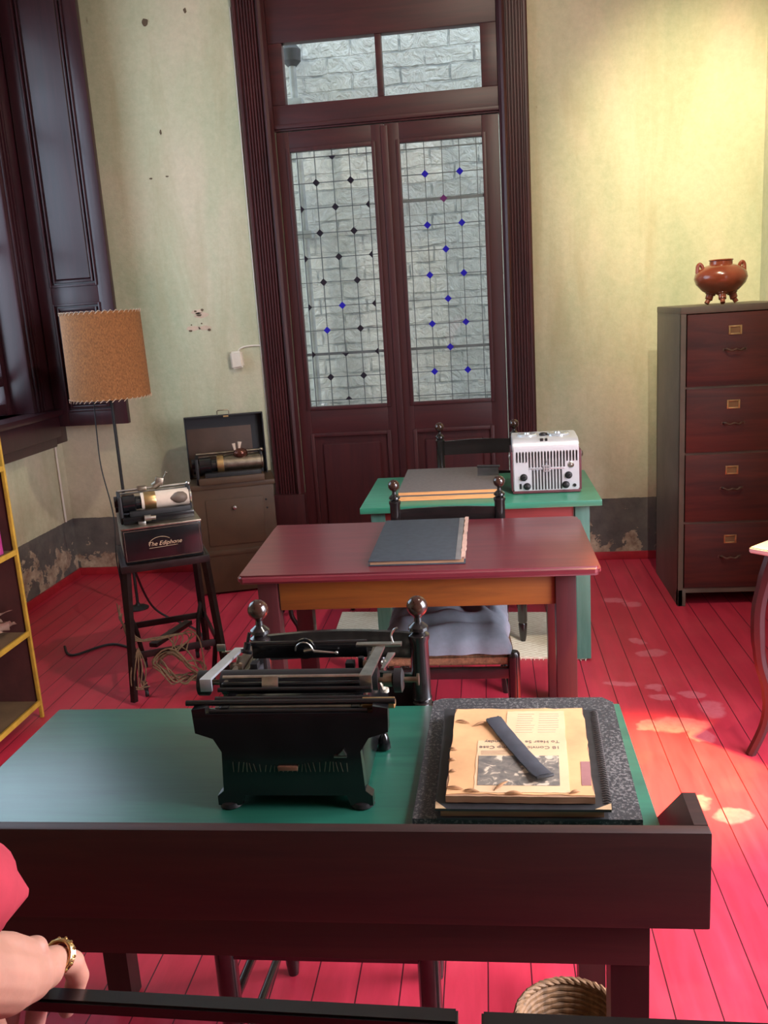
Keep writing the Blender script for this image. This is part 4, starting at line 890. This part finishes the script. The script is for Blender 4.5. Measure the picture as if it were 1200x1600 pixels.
def dict_machine(name, label, loc, rz, base, s=1.0):
    t_ = thing(name, label, 'dictation machine', loc, rz); bz = 0
    if base:
        Lc(MB().box(-0.165, 0.165, -0.185, 0.185, 0.0, 0.150, 0.004), 'cabinet', BLKMET, t_)
        Lc(MB().box(-0.168, 0.168, -0.188, 0.188, 0.148, 0.157, 0.003), 'top_rim', DULLMET, t_)
        b = MB(); frame_prism(b, -0.158, 0.158, 0.010, 0.142, -0.1865, -0.1845, 0.002, 0)
        Lc(b, 'front_lining', DULLMET, t_)
        Lc(MB().box(-0.1665, -0.1645, -0.172, 0.15, 0.035, 0.138), 'side_plate', simple('reflective_grey_plate', (0.25, 0.24, 0.19), 0.4, 0.3), t_)
        M_ = Matrix.Translation((0.005, -0.1875, 0.075)) @ Matrix.Rotation(PI/2, 4, 'X')
        textmesh('lettering', 'The Ediphone', 0.0255, GOLDL, t_, M_, 0.0004, shear=0.35)
        b = MB(); b.tube([(-0.062+0.052*(1-math.cos(a))*1.0, -0.1872, 0.068+0.036*math.sin(a)) for a in [0.15*k for k in range(1, 17)]], 0.0010, 5)
        b.tube([(-0.060, -0.1872, 0.058), (0.06, -0.1872, 0.061)], 0.0008, 5); Lc(b, 'swirl', GOLDL, t_)
        bz = 0.157
    Lc(MB().box(-0.150*s, 0.150*s, -0.12*s, 0.11*s, bz, bz+0.030*s, 0.004), 'bed_plate', BLKMET if base else OLIVE, t_)
    Lc(MB().box(-0.160*s, -0.145*s, -0.10*s, 0.06*s, bz, bz+0.120*s, 0.005).cyl((-0.175*s, -0.04*s, bz+0.090*s), (-0.16*s, -0.04*s, bz+0.090*s), 0.024*s).cyl((-0.172*s, 0.02*s, bz+0.05*s), (-0.16*s, 0.02*s, bz+0.05*s), 0.018*s), 'end_bracket', BLKDULL, t_)
    Lc(MB().lathe([(0.020*s, 0), (0.040*s, 0.004*s), (0.040*s, 0.055*s), (0.030*s, 0.06*s), (0.028*s, 0.085*s), (0.018*s, 0.09*s)], (-0.145*s, -0.03*s, bz+0.075*s), 'X', 26), 'motor_housing', BLKMET, t_)
    Lc(MB().lathe([(0.038*s, 0), (0.038*s, 0.205*s), (0.010, 0.207*s)], (-0.062*s, -0.03*s, bz+0.078*s), 'X', 30), 'wax_cylinder', WHITEP if base else DULLMET, t_)
    if base: Lc(MB().lathe([(0.0385, 0.012), (0.0392, 0.014), (0.0392, 0.060), (0.0385, 0.062)], (-0.062, -0.03, bz+0.078), 'X', 30), 'brass_band', BRASS, t_)
    else: Lc(MB().lathe([(0.030*s, 0), (0.045*s, 0.002), (0.045*s, 0.03*s), (0.03*s, 0.032*s)], (-0.060*s, -0.03*s, bz+0.078*s), 'X', 26), 'brass_band', BRASS, t_)
    Lc(MB().lathe([(0.026*s, 0), (0.036*s, 0.002), (0.036*s, 0.008*s), (0.01*s, 0.012*s)], (0.145*s, -0.03*s, bz+0.078*s), 'X', 24), 'end_cap', CHROME if base else DULLMET, t_)
    b = MB().cyl((-0.155*s, 0.02*s, bz+0.125*s), (0.150*s, 0.02*s, bz+0.125*s), 0.0055*s, seg=12).cyl((-0.155*s, 0.04*s, bz+0.108*s), (0.150*s, 0.04*s, bz+0.108*s), 0.004*s, seg=12).ball((0.152*s, 0.02*s, bz+0.125*s), 0.010*s)
    Lc(b, 'guide_rod', CHROME if base else DULLMET, t_)
    Lc(MB().box(0.140*s, 0.152*s, -0.05*s, 0.06*s, bz, bz+0.125*s, 0.003), 'end_bracket', BLKDULL, t_)
    Lc(MB().box(-0.12*s, 0.140*s, -0.105*s, -0.070*s, bz+0.018*s, bz+0.050*s, 0.006), 'trough', BLKDULL, t_)
    return t_, bz
t, bz = dict_machine('dictation_machine', 'black table dictation machine with gold lettering on the iron stand', (O[0], O[1], 0.6065), A0, True)
Lc(MB().obox((0.028, 0.02, bz+0.150), (0.035, 0.030, 0.035), Matrix.Rotation(0.3, 3, 'Y'), 0.006).cyl((0.0, 0.02, bz+0.128), (0.03, 0.02, bz+0.145), 0.016).box(-0.07, -0.03, 0.0, 0.04, bz+0.118, bz+0.136, 0.004), 'speaker_head', DULLMET)
Lc(MB().cyl((0.048, 0.02, bz+0.160), (0.062, 0.02, bz+0.182), 0.003, seg=8).ball((0.063, 0.02, bz+0.184), 0.006, sub=2), 'head_lever', DULLMET)
b = MB(); b.lathe([(0.001, -0.045), (0.022, -0.015), (0.026, 0.0), (0.024, 0.02), (0.012, 0.035), (0.010, 0.036)], (0.098, -0.062, bz+0.082), 'X', 20)
Lc(b, 'mouthpiece_cover', simple('grey_brown_leather_cover', (0.14, 0.10, 0.075), 0.6))
b = MB().cyl((-0.062, -0.135, bz+0.022), (-0.035, -0.135, bz+0.022), 0.014).cyl((-0.035, -0.135, bz+0.022), (-0.015, -0.135, bz+0.020), 0.009).box(-0.09, -0.06, -0.15, -0.11, bz, bz+0.012, 0.002); Lc(b, 'start_knob', CHROME)

# tangle of cable hanging on the stand
def Lw(p): return (Matrix.Translation(O) @ Matrix.Rotation(A0, 4, 'Z')) @ Vector(p)
b = MB()
for k in range(9):
    P = []; ph = random.uniform(0, 6); rr = random.uniform(0.07, 0.10); c0 = Vector((0.0+random.uniform(-.015, .015), -0.235+random.uniform(-.012, .012), 0.125+random.uniform(-.01, .01)))
    for i in range(26):
        a = 2*PI*i/26; P.append(Lw(c0+Vector((rr*math.cos(a+.5)*(1+0.28*math.sin(2*a+ph)), 0.03*math.sin(a*2+ph), rr*0.80*math.sin(a)*(1+0.30*math.sin(3*a+ph))))))
    b.tube(P, 0.0036, 6, closed=True)
for k in range(7):
    b.tube(smooth_path([Lw((-0.215+random.uniform(-.01, .01), -0.10, 0.42-0.01*k)), Lw((-0.21, -0.13+random.uniform(-.02, .02), 0.34)), Lw((-0.17+random.uniform(-.02, .02), -0.19, 0.275)), Lw((-0.08, -0.20+random.uniform(-.01, .01), 0.258+random.uniform(0, .01))), Lw((0.02+0.02*k-.05, -0.20, 0.262)), Lw((0.0+random.uniform(-.04, .04), -0.232, 0.20))]), 0.003, 6)
for k in range(5):
    b.tube(smooth_path([Lw((-0.16, -0.21, 0.24)), Lw((-0.20+0.015*k, -0.24, 0.16)), Lw((-0.205+0.012*k, -0.24, 0.08)), Lw((-0.16+random.uniform(-.03, .03), -0.24, 0.06+0.01*k))]), 0.003, 6)
tag(b.build('cable_tangle', CABLET), 'tan coiled cable tangle hanging from the lower bars of the iron stand', 'cable')
t = thing('plug_cord', 'brown twisted cord with a round plug hanging from the stand front', 'power cord', (Lw((0.09, -0.25, 0))))
b = MB().tube(smooth_path([Lw((0.03, -0.19, 0.262)), Lw((0.06, -0.22, 0.285)), Lw((0.095, -0.245, 0.25)), Lw((0.105, -0.252, 0.15)), Lw((0.10, -0.255, 0.05))]), 0.0032, 6); b.build('cord', CABLET, t, world=True)
p = Lw((0.10, -0.255, 0)); MB().lathe([(0.006, 0.052), (0.016, 0.040), (0.021, 0.022), (0.016, 0.008), (0.010, 0.002)], (p.x, p.y, 0), seg=18).build('plug', BLKDULL, t, world=True)
b = MB().tube(smooth_path([(-1.66, 3.78, 0.60), (-1.76, 4.05, 0.45), (-1.82, 4.40, 0.10), (-1.55, 4.28, 0.012), (-1.50, 4.10, 0.008), (-1.68, 3.98, 0.008), (-1.95, 4.12, 0.008), (-2.10, 3.98, 0.008), (-2.2, 4.1, 0.008)], 10), 0.006, 8)
tag(b.build('black_power_cable', CABLE), 'thick black cable looping on the floor behind the iron stand', 'cable')

# ================================================================== SECOND MACHINE CABINET
A1 = math.radians(17)
t = thing('machine_cabinet', 'brown metal cabinet with its lid open against the back wall', 'cabinet', (-1.53, 5.10, 0), A1)
hw, dp, ht = 0.245, 0.155, 0.668
Lc(MB().box(-hw+0.01, hw-0.01, -dp, dp, 0.012, ht-0.02, 0.008).box(-hw, hw, -dp-0.008, dp, ht-0.03, ht, 0.006), 'body', OLIVE)
for sx in (-1, 1):
    for sy in (-1, 1): Lc(MB().cyl((sx*0.2, sy*0.12, 0), (sx*0.2, sy*0.12, 0.014), 0.014, seg=12), 'foot', BLKDULL)
d = Lc(MB().box(-0.165, 0.165, -dp-0.007, -dp+0.002, 0.30, 0.575, 0.004), 'door', OLIVE)
Lc(MB().lathe([(0.005, 0), (0.007, -0.012), (0.013, -0.018), (0.010, -0.026), (0.002, -0.028)], (0.0, -dp-0.007, 0.525), 'Y', 18), 'knob', CHROME, d)
Lc(MB().cyl((0.185, -dp-0.003, 0.55), (0.185, -dp, 0.55), 0.006).cyl((0.188, -dp-0.003, 0.50), (0.188, -dp, 0.50), 0.006), 'screw', BLKDULL)
Lc(MB().box(-0.20, 0.16, -dp-0.006, -dp+0.001, 0.24, 0.270, 0.002), 'lower_strip', OLIVE)
lid = MB(); hl = 0.365; L0 = hw-0.012
lid.box(-L0, L0, -0.006, 0.0, 0, hl).box(-L0, -L0+0.006, -0.085, 0, 0, hl).box(L0-0.006, L0, -0.085, 0, 0, hl).box(-L0, L0, -0.085, 0, hl-0.006, hl)
ML = Matrix.Translation((-0.012, dp-0.01, ht)) @ Matrix.Rotation(math.radians(-3), 4, 'X'); lid.rotate(ML)
ld = Lc(lid, 'lid', OLIVEK)
Lc(MB().box(-L0+0.006, L0-0.075, -0.0075, -0.0055, 0.01, hl-0.075, 0.0005).rotate(ML), 'lining', OLIVED, ld)
Lc(MB().tube([(-0.035, -0.05, hl), (-0.035, -0.05, hl+0.022), (-0.028, -0.05, hl+0.028), (0.028, -0.05, hl+0.028), (0.035, -0.05, hl+0.022), (0.035, -0.05, hl)], 0.0035, 8).rotate(ML), 'handle', DULLMET, ld)
Lc(MB().box(0.0, 0.03, -0.089, -0.084, hl-0.012, hl-0.003).rotate(ML), 'latch', BRASS, ld)
tc = Matrix.Translation((-1.53, 5.10, 0)) @ Matrix.Rotation(A1, 4, 'Z')
pp = tc @ Vector((0.0, -0.03, ht))
t, bz = dict_machine('cylinder_phonograph', 'brown cylinder dictation machine sitting in the open-lidded cabinet', (pp.x, pp.y, ht+0.001), A1, False, 1.25)
Lc(MB().ball((0.065, -0.05, 0.155), 0.034, 1.25, 1, 0.9).cyl((0.065, -0.05, 0.10), (0.065, -0.05, 0.135), 0.018), 'horn_bulb', simple('dark_copper', (0.13, 0.045, 0.03), 0.25, 0.6))
Lc(MB().tube([(0.035, -0.05, 0.175), (0.030, -0.05, 0.215)], [0.006, 0.010], 10, flat=0.4).tube([(0.060, -0.05, 0.180), (0.066, -0.05, 0.222)], [0.005, 0.012], 10, flat=0.4), 'ear_tabs', WHITEP)
Lc(MB().lathe([(0.030, 0), (0.036, 0.002), (0.036, 0.085), (0.030, 0.088)], (-0.20, -0.04, 0.085), 'X', 24), 'spring_barrel', DULLMET)
Lc(MB().lathe([(0.036, 0), (0.037, 0.001), (0.037, 0.09), (0.02, 0.092)], (0.10, -0.0375, 0.098), 'X', 24), 'pale_sleeve', WHITEP)

# ================================================================== FLOOR LAMP
t = thing('floor_lamp', 'floor lamp with an orange-brown burlap drum shade beside the shutter', 'lamp', (-2.04, 4.70, 0))
lx, ly = -2.045, 4.70; zt, zb, r1, r2 = 1.672, 1.215, 0.208, 0.214
b = MB(); seg = 48
for (ra, za, rb, zb_) in ((r1, zt, r2, zb), (r2-0.003, zb, r1-0.003, zt)):
    A = [b.bm.verts.new((ra*math.cos(2*PI*k/seg), ra*math.sin(2*PI*k/seg), za)) for k in range(seg)]
    B = [b.bm.verts.new((rb*math.cos(2*PI*k/seg), rb*math.sin(2*PI*k/seg), zb_)) for k in range(seg)]
    for k in range(seg): b.bm.faces.new((A[k], A[(k+1) % seg], B[(k+1) % seg], B[k]))
sh = b.build('lamp_shade', BURLAP, t)
b = MB()
for (r, z) in ((r1, zt), (r2, zb)):
    b = MB()
    for k in range(44):
        a = 2*PI*k/44; a2 = a+0.09
        b.tube([((r+0.002)*math.cos(a), (r+0.002)*math.sin(a), z-0.010), ((r+0.003)*math.cos(a2), (r+0.003)*math.sin(a2), z+0.006), ((r-0.006)*math.cos(a2+0.04), (r-0.006)*math.sin(a2+0.04), z+0.002)], 0.0018, 5)
    b.build('whip_stitch', STITCH, sh)
b = MB()
for k in range(3):
    a = 2*PI*k/3; b.cyl((0, 0, zb+0.04), ((r2-0.004)*math.cos(a), (r2-0.004)*math.sin(a), zb+0.005), 0.002, seg=6)
b.build('shade_spider', BLKDULL, sh)
MB().cyl((0, 0, 0.02), (0, 0, zb+0.05), 0.0085, seg=12).build('pole', BLKDULL, t)
MB().lathe([(0.06, 0), (0.06, 0.006), (0.045, 0.014), (0.015, 0.020), (0.010, 0.035)], (0, 0, 0), seg=28).build('base', BLKDULL, t)
MB().lathe([(0.012, zb+0.04), (0.018, zb+0.06), (0.018, zb+0.10), (0.028, zb+0.15), (0.030, zb+0.18), (0.018, zb+0.21), (0.002, zb+0.22)], (0, 0, 0), seg=20).build('bulb', simple('unlit_bulb', (0.7, 0.7, 0.66), 0.2), t)
b = MB().tube(smooth_path([(-2.14, 4.70, 1.22), (-2.13, 4.66, 1.02), (-2.08, 4.55, 0.85), (-1.98, 4.40, 0.62), (-1.95, 4.3, 0.40), (-1.93, 4.3, 0.12), (-2.0, 4.35, 0.006)]), 0.0035, 7)
b.build('lamp_cord', CABLE, t, world=True)

# ================================================================== YELLOW SHELF
t = thing('yellow_shelf', 'yellow-edged open shelf unit at the left edge with papers', 'shelf unit', (-2.05, 2.85, 0))
sx1, sx0, sy1, sy0 = -1.915, -2.24, 3.315, 2.35
for (x, y) in ((sx1-0.014, sy1-0.014), (sx1-0.014, sy0), (sx0, sy1-0.014), (sx0, sy0)):
    W(MB().box(x, x+0.014, y, y+0.014, 0, 1.35, 0.001), 'post', YELLOW)
W(MB().box(sx0+0.014, sx1-0.014, sy1-0.009, sy1-0.004, 0.07, 1.34).box(sx0+0.002, sx0+0.008, sy0, sy1, 0.07, 1.34), 'panel', SHELFP)
for z in (0.075, 0.385, 0.735, 1.08):
    W(MB().box(sx0+0.01, sx1-0.014, sy0+0.014, sy1-0.014, z-0.006, z, 0.001), 'shelf', SHELFB)
    W(MB().box(sx1-0.013, sx1-0.002, sy0, sy1-0.002, z-0.018, z+0.004, 0.002), 'front_edge', YELLOW)
for k, (y, m, lab) in enumerate(((3.225, MAGENTA, 'magenta folder standing at the far end of the yellow shelf'), (3.180, WHITEF, 'white folder standing beside the magenta folder on the yellow shelf'))):
    f_ = thing('folder', lab, 'folder', (-2.05, y, 0.735), 0, 'folders on the yellow shelf')
    W(MB().box(-2.21, -1.945, y, y+0.004, 0.7355, 1.02, 0.001).box(-2.21, -1.945, y+0.030, y+0.034, 0.7355, 1.02, 0.001).box(-1.949, -1.945, y, y+0.034, 0.7355, 1.02, 0.001), 'cover', m, f_)
    W(MB().box(-2.20, -1.952, y+0.006, y+0.028, 0.740, 1.01), 'sheets', WHITEF, f_)
b = MB()
for k in range(46):
    x, y = random.uniform(-2.15, -1.985), random.uniform(2.80, 3.235)
    z = 0.42+0.085*random.random()*min(1, (-1.96-x)/0.10)
    Rm = Matrix.Rotation(random.uniform(-.5, .5), 3, 'X') @ Matrix.Rotation(random.uniform(-.5, .5), 3, 'Y') @ Matrix.Rotation(random.uniform(0, 3), 3, 'Z')
    q = MB(); n = 6; g = [[q.bm.verts.new(Rm @ Vector(((i/n-.5)*0.11, (j/n-.5)*0.13, 0.014*noise.noise(Vector((i*.7, j*.7, k*3.1))))) + Vector((x, y, max(z, 0.418)))) for j in range(n+1)] for i in range(n+1)]
    for i in range(n):
        for j in range(n): q.bm.faces.new((g[i][j], g[i+1][j], g[i+1][j+1], g[i][j+1]))
    b.merge(q)
tag(b.build('crumpled_papers', PAPER), 'heap of crumpled pinkish papers on the middle board of the yellow shelf', 'papers', kind='stuff')

# ================================================================== WALL SWITCH AND CABLE, STOOL, BASKET
t = thing('wall_switch', 'ivory tube-shaped switch box on the back wall left of the door', 'wall switch', (-1.505, BY, 1.34))
b = MB().prism([(-1.548, 1.395), (-1.543, 1.288), (-1.468, 1.300), (-1.475, 1.400)], 'Y', BY-0.045, BY); bmesh.ops.bevel(b.bm, geom=list(b.bm.edges), offset=0.010, segments=3, affect='EDGES'); W(b, 'switch_box', SWITCH)
W(MB().tube(smooth_path([(-1.50, BY-0.008, 1.40), (-1.47, BY-0.006, 1.418), (-1.41, BY-0.006, 1.425), (-1.358, BY-0.006, 1.422)]), 0.005, 8).tube(smooth_path([(-1.355, BY-0.006, 0.70), (-1.357, BY-0.006, 1.42), (-1.36, BY-0.006, 2.2), (-1.357, BY-0.006, 3.3)], 4), 0.005, 8), 'surface_cable', SWITCH)
# flaked plaster patches with holes
b = MB()
for (x, z, rx, rz) in ((-1.735, 1.645, .040, .016), (-1.71, 1.625, .05, .018), (-1.77, 1.55, .05, .016), (-1.70, 1.548, .045, .014)):
    b.prism([(x+rx*math.cos(a*PI/8)*random.uniform(.75, 1.1), z+rz*math.sin(a*PI/8)*random.uniform(.7, 1.1)) for a in range(16)], 'Y', BY-0.0015, BY)
o = b.build('trim_6', simple('pinkish_plaster_flakes', (0.60, 0.44, 0.33), 0.9)); o['kind'] = 'structure'
b = MB()
for (x, z, rx, rz) in ((-1.725, 1.625, .018, .008), (-1.703, 1.655, .010, .009), (-1.745, 1.650, .010, .006), (-1.79, 1.535, .012, .007), (-1.67, 1.535, .012, .008), (-1.78, 1.570, .005, .005), (-1.715, 1.575, .005, .005), (-1.93, 2.43, .012, .005), (-1.83, 2.435, .010, .005), (-1.86, 3.27, .020, .022), (-1.62, 3.31, .010, .015), (-1.84, 2.68, .007, .015)):
    b.prism([(x+rx*math.cos(a*PI/6)*random.uniform(.7, 1.1), z+rz*math.sin(a*PI/6)*random.uniform(.7, 1.1)) for a in range(12)], 'Y', BY-0.0022, BY)
o = b.build('trim_7', simple('dark_wall_hole', (0.12, 0.08, 0.05), 0.95)); o['kind'] = 'structure'

t = thing('iron_stool', 'low iron stool with curved legs, mostly hidden under the maroon table', 'stool', (-0.95, 4.42, 0))
Lc(MB().lathe([(0.16, 0.42), (0.17, 0.43), (0.17, 0.445), (0.155, 0.452)], (0, 0, 0), seg=30), 'seat', IRON)
for a in (260, 40, 150):
    ca, sa = math.cos(math.radians(a)), math.sin(math.radians(a))
    Lc(MB().tube(smooth_path([(0.10*ca, 0.10*sa, 0.425), (0.14*ca, 0.14*sa, 0.30), (0.235*ca-.03, 0.235*sa, 0.15), (0.23*ca, 0.23*sa, 0.05), (0.24*ca, 0.24*sa, 0.008)]), 0.012, 10), 'leg', IRON)
t = thing('wicker_basket', 'round wicker waste basket on the floor under the front desk', 'basket', (0.118, 1.455, 0))
b = MB()
for k in range(21):
    z = 0.008+0.012*k; r = 0.075+0.028*(z/0.25); b.tube([((r+0.0015*math.sin(a*9+k*PI))*math.cos(2*PI*a/36), (r+0.0015*math.sin(a*9+k*PI))*math.sin(2*PI*a/36), z) for a in range(36)], 0.0066, 7, closed=True)
Lc(b, 'woven_wall', WICKER)
b = MB()
for q in range(3): b.tube([((0.104+0.004*math.sin(a*1.5+q*2.1))*math.cos(2*PI*a/60), (0.104+0.004*math.sin(a*1.5+q*2.1))*math.sin(2*PI*a/60), 0.262+0.004*math.cos(a*1.5+q*2.1)) for a in range(60)], 0.0045, 6, closed=True)
Lc(b, 'rim', WICKER); Lc(MB().cyl((0, 0, 0.003), (0, 0, 0.010), 0.078, seg=30), 'base', WICKER)

# ================================================================== BARRIER PANELS
def barrier(label, x0, x1, ya, yb, z):
    t_ = thing('barrier_panel', label, 'barrier', ((x0+x1)/2, (ya+yb)/2, 0), 0, 'glass barrier panels in the foreground')
    def P(x): return ya+(yb-ya)*(x-x0)/(x1-x0)
    q = [(x0, P(x0)-0.009), (x1, P(x1)-0.009), (x1, P(x1)+0.009), (x0, P(x0)+0.009)]
    b = MB().prism(q, 'Z', z-0.014, z); bmesh.ops.bevel(b.bm, geom=list(b.bm.edges), offset=0.002, segments=2, affect='EDGES'); W(b, 'top_rail', BLKMET, t_)
    for x in (x0, x1-0.016): W(MB().box(x, x+0.016, P(x)-0.009, P(x)+0.009, 0.0, z-0.013, 0.002), 'upright', BLKMET, t_)
    W(MB().prism(q, 'Z', 0.05, 0.064), 'bottom_rail', BLKMET, t_)
    W(MB().prism([(x0+0.01, P(x0)-0.0025), (x1-0.01, P(x1)-0.0025), (x1-0.01, P(x1)+0.0025), (x0+0.01, P(x0)+0.0025)], 'Z', 0.06, z-0.01), 'glass_pane', glassy('barrier_glass', (0.88, 0.86, 0.92), 0.05), t_)
barrier('black-framed glass barrier under the hand at lower left', -0.62, -0.044, 0.665, 0.648, 1.006)
barrier('black-framed glass barrier at lower right, before the wicker basket', -0.024, 0.60, 0.648, 0.640, 1.004)

# ================================================================== PERSON (hand on the barrier, red sleeve)
SKEL = dict(
 pts=[(-0.66, 0.44, 1.02), (-0.58, 0.50, 1.040), (-0.520, 0.555, 1.050), (-0.475, 0.600, 1.052), (-0.445, 0.632, 1.050)],
)
t = thing('person', 'person at lower left in a red sleeve, hand gripping the glass barrier', 'person', (-0.40, 0.42, 0.0))
b = MB()
def limb(pts, rad):
    b.tube(pts, rad, 16)
    for q, r_ in zip(pts, rad): b.ball(q, r_, sub=3)
limb([(-0.391, 0.400, 1.263), (-0.416, 0.500, 1.167), (-0.426, 0.565, 1.105), (-0.426, 0.610, 1.064), (-0.422, 0.635, 1.047), (-0.415, 0.652, 1.037)], [0.034, 0.028, 0.031, 0.031, 0.025, 0.0175])
limb([(-0.428, 0.580, 1.108), (-0.420, 0.612, 1.088), (-0.417, 0.640, 1.060)], [0.022, 0.0165, 0.0150])
limb([(-0.415, 0.645, 1.045), (-0.413, 0.666, 1.036), (-0.407, 0.684, 1.018), (-0.409, 0.6935, 0.995), (-0.418, 0.6935, 0.972), (-0.425, 0.692, 0.959)], [0.0165, 0.0128, 0.0116, 0.0108, 0.0098, 0.0085])
limb([(-0.432, 0.630, 1.045), (-0.442, 0.672, 1.022), (-0.448, 0.6925, 0.985), (-0.461, 0.696, 0.944), (-0.468, 0.692, 0.915)], [0.0175, 0.0125, 0.0112, 0.0102, 0.0088])
limb([(-0.444, 0.620, 1.045), (-0.468, 0.668, 1.014), (-0.478, 0.690, 0.975), (-0.490, 0.694, 0.936), (-0.498, 0.690, 0.905)], [0.0175, 0.0122, 0.0110, 0.0100, 0.0085])
limb([(-0.455, 0.605, 1.050), (-0.492, 0.655, 1.008), (-0.506, 0.680, 0.968), (-0.514, 0.688, 0.930)], [0.017, 0.0112, 0.0098, 0.0082])
limb([(-0.436, 0.575, 1.080), (-0.452, 0.602, 1.040), (-0.456, 0.622, 1.008), (-0.460, 0.634, 0.982)], [0.020, 0.0145, 0.0125, 0.0105])
for q in ((-0.420, 0.606, 1.098), (-0.414, 0.640, 1.068)): b.ball(q, 0.0125, sub=2)
body = W(b, 'body', SKIN)
m = body.modifiers.new('remesh', 'REMESH'); m.mode = 'VOXEL'; m.voxel_size = 0.0018; m.use_smooth_shade = True
m = body.modifiers.new('smooth', 'SMOOTH'); m.factor = 0.5; m.iterations = 7
c0, ax = Vector((-0.4115, 0.672, 1.035)), Vector((0.003, 0.022, -0.021)).normalized()
e1 = ax.orthogonal().normalized(); e2 = ax.cross(e1)
b = MB()
for off in (-0.003, 0, 0.003): b.tube([c0+ax*off+0.0132*(math.cos(2*PI*k/28)*e1+math.sin(2*PI*k/28)*e2) for k in range(28)], 0.0018 if off else 0.0024, 8, closed=True)
for k in range(14): b.ball(c0+0.0152*(math.cos(2*PI*k/14)*e1+math.sin(2*PI*k/14)*e2), 0.0020, sub=1)
W(b, 'ring', GOLD)
# sleeve: cuff of the red shirt hanging over the forearm
b = MB(); rings = []
axis_pts = [(-0.297, 0.280, 1.420), (-0.382, 0.420, 1.306), (-0.406, 0.530, 1.207), (-0.398, 0.560, 1.183), (-0.389, 0.570, 1.176), (-0.372, 0.580, 1.170)]
rad = [0.060, 0.056, 0.046, 0.038, 0.029, 0.003]
b.tube([Vector(p) for p in axis_pts], rad, 24)
W(b, 'sleeve', SLEEVE)
